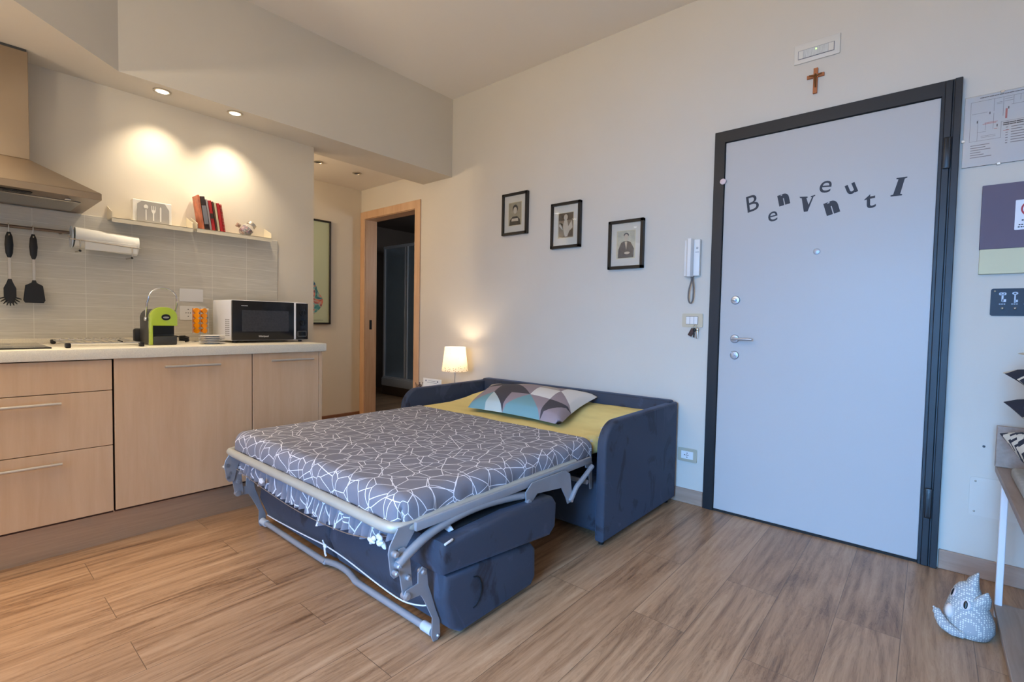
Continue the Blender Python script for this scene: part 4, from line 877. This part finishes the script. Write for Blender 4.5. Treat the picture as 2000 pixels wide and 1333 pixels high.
# bed frame
ZF, YF, XFl, XFr = .412, -2.005, -1.635, -.262
rr = .0175
pts = [(XFl, -1.0, .420), (XFl, -1.80, .420), (XFl + .003, -1.93, ZF), (XFl + .022, -1.985, ZF), (XFl + .07, YF, ZF), (-1.2, YF, ZF), (-.9, YF, ZF), (-.5, YF, ZF), (XFr - .07, YF, ZF), (XFr - .022, -1.985, ZF), (XFr - .003, -1.93, ZF), (XFr, -1.80, .420), (XFr, -1.0, .420)]
B().tube(pts, rr, 14, smooth=6).obj('foot_tube', GREYMW, sb)
for x, s in ((-.238, 1), (-1.655, -1)):
    B().box((x - .004 if s > 0 else x - .014, -1.955, .404), (x + .012 if s > 0 else x + .004, -.90, .436), .006).obj('side_rail', GREYM, sb)
    B().tube([(x, -1.40, .376), (x, -1.525, .393), (x, -1.652, .403), (x, -1.778, .398), (x, -1.891, .377), (x, -1.974, .342), (x, -2.015, .318)], .015, 12, smooth=5).obj('curved_link', GREYM, sb)
    o1, o2 = (x - .006, x - .001)
    B().prism([(-1.411, .345), (-1.415, .395), (-1.375, .425), (-1.14, .425), (-1.10, .40), (-1.078, .29), (-1.09, .268), (-1.115, .268), (-1.13, .30), (-1.165, .352), (-1.34, .372), (-1.375, .345), (-1.395, .335)], 'x', x + .015 if s > 0 else x - .021, x + .021 if s > 0 else x - .015, .001, 1).obj('bracket_plate', PLATE, sb)
    B().tube([(x + .026 * s, -1.098, .283), (x + .026 * s, -1.055, .330), (x + .026 * s, -1.01, .352), (x + .022 * s, -.915, .395)], .011, 10, smooth=4).obj('swing_arm', GREYM, sb)
    B().prism([(-.93, .415), (-.895, .42), (-.87, .40), (-.87, .27), (-.885, .27), (-.905, .375), (-.93, .385)], 'x', x - .01, x - .004, .001, 1).obj('hinge_plate', PLATE, sb)
    B().cyl((x + .03 * s, -1.40, .352), (x + .012 * s, -1.40, .352), .012, seg=14).cyl((x + .034 * s, -1.098, .283), (x + .012 * s, -1.098, .283), .010, seg=14).obj('pivot_bolt', DOORM, sb)
B().cyl((-1.65, -.95, .325), (-.22, -.95, .325), .011, seg=12).obj('cross_tube', GREYM, sb)
# leg linkages at the foot
def leg(x, s):
    P = B()
    def pl(poly, d0, d1, name): return B().prism(poly, 'x', min(x + d0 * s, x + d1 * s), max(x + d0 * s, x + d1 * s), .001, 1).obj(name, PLATE, sb)
    a = pl([(-1.945, .425), (-2.005, .425), (-2.035, .378), (-2.040, .355), (-2.030, .285), (-2.018, .270), (-1.995, .272), (-1.988, .31), (-1.975, .352), (-1.94, .395)], -.012, -.007, 'hinge_plate')
    c = pl([(-2.012, .335), (-2.006, .362), (-1.985, .362), (-1.965, .335), (-1.950, .205), (-1.960, .188), (-1.985, .190), (-1.992, .215)], -.004, .001, 'link_plate')
    d = pl([(-1.985, .190), (-1.992, .205), (-1.984, .222), (-1.936, .228), (-1.936, .262), (-1.918, .276), (-1.900, .262), (-1.893, .205), (-1.878, .165), (-1.862, .115), (-1.842, .065), (-1.838, .012), (-1.85, .0), (-1.868, .002), (-1.876, .02), (-1.874, .085), (-1.895, .130), (-1.912, .165), (-1.925, .185)], .003, .008, 'leg_plate')
    for (y, z), r_ in (((-2.022, .352), .010), ((-2.012, .312), .008), ((-2.020, .292), .008), ((-1.975, .262), .009), ((-1.978, .203), .013), ((-1.915, .258), .009), ((-1.85, .016), .006)):
        B().lathe([(r_, -.012 * s), (r_, .010 * s), (r_ * .6, .014 * s), (0, .014 * s)], (x, y, z), 14, 'x').obj('rivet', DOORM, sb)
leg(-.246, 1); leg(-1.585, -1)
B().tube([(-1.575, -1.858, .030), (-1.50, -1.860, .030), (-1.0, -1.862, .030), (-.95, -1.856, .031), (-.88, -1.845, .034), (-.80, -1.846, .034), (-.73, -1.858, .031), (-.68, -1.862, .030), (-.262, -1.862, .030)], .0125, 12, smooth=6).obj('floor_tube', GREYM, sb)
for x in (-1.555, -.275): B().cyl((x - .025, -1.861, .030), (x + .025, -1.861, .030), .0165, seg=16).obj('tube_sleeve', mat('pale_plastic_sleeve', lin(190, 196, 204), .4), sb)
for x, y, z, d in ((-1.60, -1.985, .375, -.03), (-1.66, -1.95, .39, -.03), (-1.25, -2.0, .345, .03), (-.245, -1.80, .365, .02)): B().prism([(x - .020, z + .008), (x + .002, z + .014), (x + .022, z), (x + .005, z - .012), (x - .018, z - .008)], 'y', y - .006, y + .004, .002, 1).obj('strap_clip', TAPE, sb)
B().tube([(-.195, -1.83, .350), (-.187, -1.845, .353), (-.187, -1.87, .348)], .004, 8).obj('strap_clip', TAPE, sb)

# mattress and bedding: a rounded slab surface unrolled into UV so prints run on over the edges
MX0, MX1, MYF, MYH = -1.615, -.268, -1.985, -.125
def zt(y):   # top height: the head end rises
    t = min(1, max(0, (y + .62) / .40)); return .502 + .050 * (t * t * (3 - 2 * t))
def wrap(s, half, r):
    L = half - r
    a = abs(s); sg_ = 1 if s > 0 else -1
    if a <= L: return s, 0.
    if a <= L + r * PI / 2: th = (a - L) / r; return sg_ * (L + r * math.sin(th)), r * (1 - math.cos(th))
    return sg_ * half, r + (a - L - r * PI / 2)
def bedcover(name, y_head, y_foot, off, drop, mt, foot=True, head_tuck=0., r=.05, wr=.003, nx=110, ny=120):
    cx, hw = (MX0 + MX1) / 2, (MX1 - MX0) / 2 + off; r_ = r
    smax = hw - r_ + r_ * PI / 2 + (drop - r_)
    Ly = (y_head - y_foot) ; L0 = Ly - r_ if foot else Ly
    tmax = (L0 + r_ * PI / 2 + (drop - r_)) if foot else Ly
    bm = bmesh.new(); uvl = bm.loops.layers.uv.new('UVMap'); grid = []
    for j in range(ny + 1):
        t = tmax * j / ny; row = []
        for i in range(nx + 1):
            s = -smax + 2 * smax * i / nx
            x, dx = wrap(s, hw, r_)
            if foot:
                if t <= L0: y, dy = y_head - t, 0.
                elif t <= L0 + r_ * PI / 2: th = (t - L0) / r_; y, dy = y_head - L0 - r_ * math.sin(th), r_ * (1 - math.cos(th))
                else: y, dy = y_foot, r_ + (t - L0 - r_ * PI / 2)
            else: y, dy = y_head - t, 0.
            dz = min(drop, math.hypot(dx, dy)) if not (dx and dy) else min(drop, (dx ** 4 + dy ** 4) ** .25)
            # plan-view corner rounding
            if dx > 0 and dy > 0:
                k = min(1, min(dx, dy) / r_) * .030; x -= k * (1 if x > 0 else -1); y += k
            if foot and t < .02 and name != 'bottom_sheet': pass
            z = zt(y) + off - dz
            n = noise.noise(Vector((x * 5, y * 5, z * 5 + off * 90))) * wr + noise.noise(Vector((x * 16, y * 16, z * 9))) * wr * .45
            side = min(1, dz / .05)
            pleat = math.sin(s * 5 + t * 46 + 3 * noise.noise(Vector((x * 3, y * 3, 7)))) * .003 * side * (1 if dx > dy else 0) + math.sin(s * 46 + t * 4 + 3 * noise.noise(Vector((x * 3, y * 3, 1)))) * .003 * side * (1 if dy > dx else 0)
            nx_ = (1 if x + 0 > cx * 0 else -1)
            px = cx + x + (math.copysign(1, x) * (pleat + n * side) if dx else 0); py = y - ((pleat + n * side) if dy else 0)
            if not foot or True:
                if t < .012 and head_tuck: z -= head_tuck * (1 - t / .012)
            row.append((bm.verts.new((px, py, z + n * (1 - side))), (s, t)))
        grid.append(row)
    for j in range(ny):
        for i in range(nx):
            q = [grid[j][i], grid[j][i + 1], grid[j + 1][i + 1], grid[j + 1][i]]; f = bm.faces.new([v[0] for v in q])
            for lp, v in zip(f.loops, q): lp[uvl].uv = v[1]
    bmesh.ops.recalc_face_normals(bm, faces=bm.faces[:])
    me = bpy.data.meshes.new(name); bm.to_mesh(me); bm.free(); me.materials.append(mt); o = link(name, me, None, 70)
    md = o.modifiers.new('thick', 'SOLIDIFY'); md.thickness = .002; md.offset = -1; return o
# mattress core
def slab_mesh():
    b = B(); poly = [(MYF + .02, .425), (MYF + .012, .46), (MYF + .04, .492), (-.9, .492), (-.62, .494), (-.22, .538), (-.16, .52), (-.135, .45), (-.135, .425)]
    b.prism(poly, 'x', MX0 + .012, MX1 - .012, .02, 3); return b
slab_mesh().obj('mattress', mat('mattress_ticking', lin(210, 208, 202), .9), sb, smooth=60)
o = bedcover('bottom_sheet', -.128, -.90, -.002, .075, YELLOW, foot=False, wr=.006); tag(o, 'yellow cotton sheet showing at the head of the sofa bed', 'bed sheet')
o = bedcover('patterned_fitted_sheet', -.842, MYF - .004, .006, .088, SHEET, foot=True, head_tuck=.006, nx=150, ny=150); tag(o, 'grey fitted sheet with white geometric lines covering the foot of the bed', 'bed sheet')
hem = o
# gathered elastic hem hanging beneath the foot tube
bm = bmesh.new(); uvl = bm.loops.layers.uv.new('UVMap'); rows = []
NX = 420
for i in range(NX + 1):
    u = i / NX; x = -1.612 + u * 1.335; col = []
    ph = u * 190 + 5 * noise.noise(Vector((u * 9, 2, 0)))
    bot = .318 - .024 * math.sin(u * PI) + .012 * noise.noise(Vector((u * 22, 0, 0)))
    if u > .8: bot += .045 * (u - .8) / .2
    for j in range(7):
        v = j / 6; z = .425 + (bot - .425) * v; amp = .003 + .012 * v
        y = -1.966 - .004 * v + math.sin(ph + v * 1.5) * amp + noise.noise(Vector((u * 60, v * 3, 4))) * .008 * v
        if abs(u - .62) < .02: z -= .02 * v; y -= .010 * v
        col.append((bm.verts.new((x + math.cos(ph) * .003 * v, y, z)), (x * 2.1, v * .07)))
    rows.append(col)
for i in range(NX):
    for j in range(6):
        q = [rows[i][j], rows[i + 1][j], rows[i + 1][j + 1], rows[i][j + 1]]; f = bm.faces.new([v[0] for v in q])
        for lp, v in zip(f.loops, q): lp[uvl].uv = v[1]
me = bpy.data.meshes.new('gathered_hem'); bm.to_mesh(me); bm.free(); me.materials.append(SHEET); gh = link('gathered_hem', me, hem, 60)
b = B()
for k in range(9):
    b.sph((-.375 + random.uniform(-.045, .035), -1.988 + random.uniform(-.012, .008), .345 + random.uniform(-.018, .014)), (random.uniform(.010, .024), .008, random.uniform(.006, .012)), 8, Matrix.Rotation(random.uniform(-1, 1), 4, 'Y'))
b.obj('bunched_lining', TAPE, hem)
B().tube([(-1.60, -1.986, .330), (-1.2, -1.988, .300), (-.9, -1.988, .290), (-.6, -1.988, .305), (-.40, -1.988, .340)], .0016, 6, smooth=6).obj('elastic_wire', STEEL, hem)

# ---------------------------------------------------------------- pillow
def cushion(name, corners, bulge, cols, nu, nv, sub, fn, parent=None, under=None, pinch=.75):
    """corners: 4 Vectors; fn(cell_i, cell_j, tri) -> colour index; cols: list of materials"""
    A, Bc, C, D = [Vector(c) for c in corners]; n = ((Bc - A).cross(D - A)).normalized()
    if n.z < 0: n = -n
    bm = bmesh.new(); uvl = bm.loops.layers.uv.new('UVMap'); U_, V_ = nu * sub, nv * sub
    def P(i, j, s):
        u, v = i / U_, j / V_
        # edges pull in between the corners
        uu = u + (.5 - u) * .055 * math.sin(PI * v) ; vv = v + (.5 - v) * .075 * math.sin(PI * u)
        p = A.lerp(Bc, uu).lerp(D.lerp(C, uu), vv); h = (max(0, math.sin(PI * u)) ** pinch * max(0, math.sin(PI * v)) ** pinch) ** .62
        w = noise.noise(Vector((p.x * 5, p.y * 5, p.z * 5))) * .008 * (h > .05)
        return p + n * s * (h * bulge[0 if s > 0 else 1] + (.0015 if 0 < i < U_ and 0 < j < V_ else 0)) + n * w
    for s in (1, -1):
        g = [[bm.verts.new(P(i, j, s)) for j in range(V_ + 1)] for i in range(U_ + 1)]
        for i in range(U_):
            for j in range(V_):
                ci, cj = i // sub, j // sub; ii, jj = i % sub, j % sub; flip = (ci + cj) % 2
                a, b_, c, d = (i, j), (i + 1, j), (i + 1, j + 1), (i, j + 1)
                if not flip: tris = [((a, b_, c), 0), ((a, c, d), 1)]
                else: tris = [((a, b_, d), 0), ((b_, c, d), 1)]
                for tr, k in tris:
                    if not flip: side = (0 if ii > jj else 1) if ii != jj else k
                    else: side = (0 if ii + jj < sub - 1 else 1) if ii + jj != sub - 1 else k
                    f = bm.faces.new([g[x][y] for x, y in (tr if s > 0 else tr[::-1])])
                    f.material_index = fn(ci, cj, side) if s > 0 or under is None else under
                    for lp, q in zip(f.loops, tr if s > 0 else tr[::-1]): lp[uvl].uv = (q[0] / U_ * (Bc - A).length, q[1] / V_ * (D - A).length)
    bmesh.ops.remove_doubles(bm, verts=bm.verts[:], dist=1e-5)
    me = bpy.data.meshes.new(name); bm.to_mesh(me); bm.free()
    for c in cols: me.materials.append(c)
    return link(name, me, parent, 75)
PC = [mat('pillow_' + k, c, .85, bump=.15, bscale=300) for k, c in (('teal', lin(116, 158, 166)), ('mauve', lin(152, 138, 144)), ('charcoal', lin(72, 68, 74)), ('white', lin(224, 220, 216)), ('pale_teal', lin(184, 198, 198)), ('taupe', lin(178, 168, 160)))] + [SHEET]
LAY = {(0, 0): (0, 1), (1, 0): (4, 2), (2, 0): (0, 1), (3, 0): (0, 1), (4, 0): (1, 2),
       (0, 1): (1, 1), (1, 1): (2, 2), (2, 1): (2, 1), (3, 1): (3, 3), (4, 1): (1, 3),
       (0, 2): (2, 5), (1, 2): (2, 5), (2, 2): (1, 5), (3, 2): (5, 1), (4, 2): (3, 3)}
o = cushion('pillow', [(-1.235, -.745, .524), (-.515, -.762, .524), (-.655, -.135, .592), (-1.50, -.25, .585)], (.088, .012), PC, 5, 3, 7, lambda i, j, k: LAY[(i, j)][k], under=6, pinch=.5)
tag(o, 'pillow with teal, mauve, charcoal and white triangles at the head of the bed', 'pillow')
# printed underside edge visible as a rim

# ---------------------------------------------------------------- lamp and side table
LX, LY = -1.955, -.19
tb = thing('side_table', (-2.0, -.24, 0), 'small white side table hidden between the sofa arm and bathroom door', 'side table')
B().box((-2.27, -.46, .425), (-1.775, -.03, .445), .003).obj('table_top', WHITEP, tb)
for x in (-2.25, -1.795):
    for y in (-.44, -.05): B().box((x - .015, y - .015, 0), (x + .015, y + .015, .425), .002, 1).obj('leg', WHITEP, tb)
lp = thing('table_lamp', (LX, LY, .445), 'small lit table lamp with a speckled cream shade behind the sofa arm', 'lamp')
B().lathe([(.055, .0), (.055, .008), (.01, .014), (.005, .03)], (LX, LY, .4455), 32).obj('lamp_base', STEEL, lp)
B().cyl((LX, LY, .46), (LX, LY, .72), .0045, seg=12).obj('lamp_stem', STEEL, lp)
shm = N('speckled_lamp_shade', .8); _v = shm.vec('Object'); _a = shm.n('ShaderNodeTexVoronoi', Scale=75.0); shm.l(_v, _a.inputs['Vector'])
_sx = shm.n('ShaderNodeSeparateXYZ'); _tc = shm.n('ShaderNodeTexCoord'); shm.l(_tc.outputs['Object'], _sx.inputs[0])
_thr = shm.math('ADD', .10, shm.math('MULTIPLY', shm.math('MAXIMUM', shm.math('SUBTRACT', .73, _sx.outputs[2]), 0), 3.2))
_c = shm.mix(shm.math('LESS_THAN', _a.outputs['Distance'], _thr), lin(250, 244, 230), lin(140, 104, 56)); shm.base(_c)
_tr = shm.n('ShaderNodeBsdfTranslucent'); shm.l(_c, _tr.inputs[0]); _mx = shm.n('ShaderNodeMixShader'); _mx.inputs[0].default_value = .55
shm.l(shm.b.outputs[0], _mx.inputs[1]); shm.l(_tr.outputs[0], _mx.inputs[2]); shm.l(_mx.outputs[0], shm.nt.nodes['Material Output'].inputs['Surface'])
B().lathe([(.107, .662), (.0835, .858), (.0823, .858), (.1058, .662)], (LX, LY, 0), 48, caps=False).obj('lamp_shade', shm.M, lp)
B().sph((LX, LY, .755), (.028, .028, .036), 16).obj('light_bulb', mat('lamp_bulb', (1, .72, .4, 1), .4, emit=6), lp)
light('table_lamp_light', 'POINT', (LX, LY, .80), 5.5, (1.0, .80, .56), shadow_soft_size=.03)
cdm = thing('place_card', (-2.10, -.30, .445), 'small white printed card standing on the side table beside the lamp', 'card')
B().box((-2.218, -.302, .4455), (-1.995, -.296, .592), .001, 1).xf(Matrix.Identity(4)).obj('card', PAPER, cdm)
M = DW(-2.107, .56, -.3022); b = B(); flat(b, circ(-.075, .012, .008, n=10), M, .0005); flat(b, circ(.07, .012, .008, n=10), M, .0005)
for k, w_ in enumerate((.09, .12)):
    flat(b, rect(-w_ / 2, .012 - k * .014, w_ / 2, .0145 - k * .014), M, .0005)
b.obj('card_print', DRAWN, cdm, smooth=0)
tw = thing('dried_twigs', (-2.26, -.33, .445), 'tangle of thin dark dried twigs left of the white card', 'twigs')
b = B()
for k in range(16):
    a = random.uniform(0, 6.3); p0 = Vector((-2.245, -.33, .447)); p1 = p0 + Vector((math.cos(a) * .02, math.sin(a) * .02, .05)); p2 = p1 + Vector((random.uniform(-.03, .04), random.uniform(-.02, .02), random.uniform(.02, .055)))
    b.tube([p0, p1, p2], .0014, 5, smooth=3); b.sph(p2, .004, 6)
b.obj('twigs', mat('dried_stem', lin(84, 64, 60), .8), tw)

# ---------------------------------------------------------------- bench with cushions on the right
bn = thing('hallway_bench', (1.4, -.8, 0), 'bench of greyed oak boards on a white metal frame at the right edge', 'bench')
WM = mat('white_metal', lin(226, 228, 232), .35)
B().box((1.203, -1.75, .500), (1.60, -.125, .522), .002, 1).obj('upper_board', BENCHW, bn)
B().box((1.201, -.140, .5225), (1.60, -.123, .690), .002, 1).obj('end_panel', BENCHW, bn)
B().box((1.203, -1.75, .028), (1.60, -.345, .050), .002, 1).obj('lower_board', BENCHW, bn)
for x in (1.214, 1.589):
    for y in (-.36, -1.72): B().box((x - .010, y - .010, 0), (x + .010, y + .010, .4995), .002, 1).obj('leg', WM, bn)
B().box((1.225, -.352, .018), (1.58, -.344, .027)).box((1.225, -.352, .486), (1.58, -.344, .4995)).obj('cross_rail', WM, bn)
bx = B().box((1.232, -.66, .5225), (1.50, -.30, .562), .012, 3).obj('fabric_box', mat('grey_woven_fabric', lin(172, 168, 160), .9, nscale=60, namt=.12))
tag(bx, 'grey woven fabric box standing on the upper bench board under the cushions', 'box')
CW1, CW2 = lin(226, 220, 206), lin(38, 40, 56)
chev = chevron_mat('stepped_black_white_print', CW1, CW2, 13, 22, .9, (0, 0, .2), .45)
arc = N('dark_arc_print', .9); _v = arc.vec('UV', (1, 1, 1), (0, 0, 0), (-.18, -.20, 0)); _g = arc.n('ShaderNodeVectorMath', operation='LENGTH'); arc.l(_v, _g.inputs[0])
arc.base(arc.mix(arc.math('LESS_THAN', arc.math('FRACT', arc.math('MULTIPLY', _g.outputs['Value'], 7.5)), .45), CW2, lin(214, 208, 186)))
lines = N('dark_cushion_thin_lines', .9); _v = lines.vec('UV', (1, 1, 1), (0, 0, .5)); _s2 = lines.n('ShaderNodeSeparateXYZ'); lines.l(_v, _s2.inputs[0])
lines.base(lines.mix(lines.math('LESS_THAN', lines.math('FRACT', lines.math('MULTIPLY', _s2.outputs[0], 9)), .16), CW2, CW1))
pale = mat('pale_cushion_cloth', lin(206, 200, 184), .9, nscale=20, namt=.05, bump=.2, bscale=300)
o = cushion('throw_cushion', [(1.192, -.345, .690), (1.232, -.70, .640), (1.62, -.68, .650), (1.60, -.25, .680)], (.055, .085), [chev], 3, 3, 5, lambda i, j, k: 0, pinch=.5)
tag(o, 'cushion with stepped black and white print at the bottom of the pile', 'cushion', 'cushions piled on the bench')
o = cushion('throw_cushion', [(1.198, -.33, .808), (1.250, -.72, .752), (1.62, -.70, .770), (1.60, -.25, .80)], (.055, .055), [arc.M], 3, 3, 5, lambda i, j, k: 0, pinch=.5)
tag(o, 'dark cushion with broad cream arcs, second from the bottom of the pile', 'cushion', 'cushions piled on the bench')
o = cushion('throw_cushion', [(1.190, -.34, .918), (1.235, -.72, .880), (1.62, -.70, .885), (1.60, -.25, .91)], (.040, .045), [lines.M], 3, 3, 5, lambda i, j, k: 0, pinch=.5)
tag(o, 'dark cushion with thin white lines, third in the pile', 'cushion', 'cushions piled on the bench')
o = cushion('throw_cushion', [(1.228, -.33, .992), (1.27, -.72, .965), (1.62, -.70, .97), (1.60, -.25, .99)], (.045, .022), [pale], 3, 3, 5, lambda i, j, k: 0)
tag(o, 'plain pale cushion lying on top of the pile', 'cushion', 'cushions piled on the bench')

# ---------------------------------------------------------------- fabric animal doorstop
fd = thing('animal_doorstop', (1.12, -.57, 0), 'dotted pale fabric animal doorstop with pointed ears and a tail on the floor', 'doorstop')
b = B(); bm = b.bm; rings = []
lv = [(0, .050, .048, 0, 0), (.004, .066, .060, 0, 0), (.03, .076, .066, .002, 0), (.06, .076, .064, .0, 0), (.09, .066, .056, -.002, 0), (.115, .056, .048, -.004, 0), (.135, .048, .042, -.005, 0), (.155, .040, .034, -.006, 0), (.172, .030, .024, -.004, 0), (.182, .016, .012, 0, 0)]
cx, cy = 1.130, -.565
for z, rx, ry, ox, oy in lv:
    rx *= .90
    rings.append([bm.verts.new((cx - .006 + ox + rx * math.cos(2 * PI * k / 28), cy + oy + ry * math.sin(2 * PI * k / 28), z)) for k in range(28)])
for a_, c_ in zip(rings, rings[1:]):
    for k in range(28): bm.faces.new((a_[k], a_[(k + 1) % 28], c_[(k + 1) % 28], c_[k]))
bm.faces.new(rings[0][::-1]); bm.faces.new(rings[-1]); b.obj('body', DOTS, fd, smooth=80)
B().tube([(1.128, -.560, .150), (1.132, -.562, .190), (1.143, -.568, .224)], [.040, .026, .003], 14, smooth=0, flat=(1, .6)).obj('ear', DOTS, fd, smooth=80)
B().tube([(1.150, -.585, .120), (1.160, -.598, .150), (1.166, -.602, .175)], [.034, .022, .003], 14, flat=(1, .6)).obj('ear', DOTS, fd, smooth=80)
B().tube([(1.108, -.625, .014), (1.085, -.632, .020), (1.060, -.628, .032), (1.047, -.618, .048), (1.040, -.610, .062), (1.028, -.600, .074)], [.013, .017, .018, .016, .013, .004], 12, smooth=3).obj('tail', DOTS, fd, smooth=80)
def eye(c, n):
    n = Vector(n).normalized(); M = n.to_track_quat('Z', 'Y').to_matrix().to_4x4()
    B().sph(c, (.014, .016, .003), 16, M).obj('eye_patch', mat('pale_eye_patch', lin(206, 196, 196), .9), fd)
    B().sph(Vector(c) + n * .002, (.006, .014, .003), 14, M).obj('eye', BLACKP, fd)
eye((1.112, -.6155, .118), (-.25, -1, .35)); eye((1.080, -.585, .140), (-1, -.35, .3))
B().sph((1.072, -.600, .075), (.014, .018, .026), 14).obj('muzzle_patch', mat('pale_muzzle_patch', lin(214, 204, 198), .9), fd)
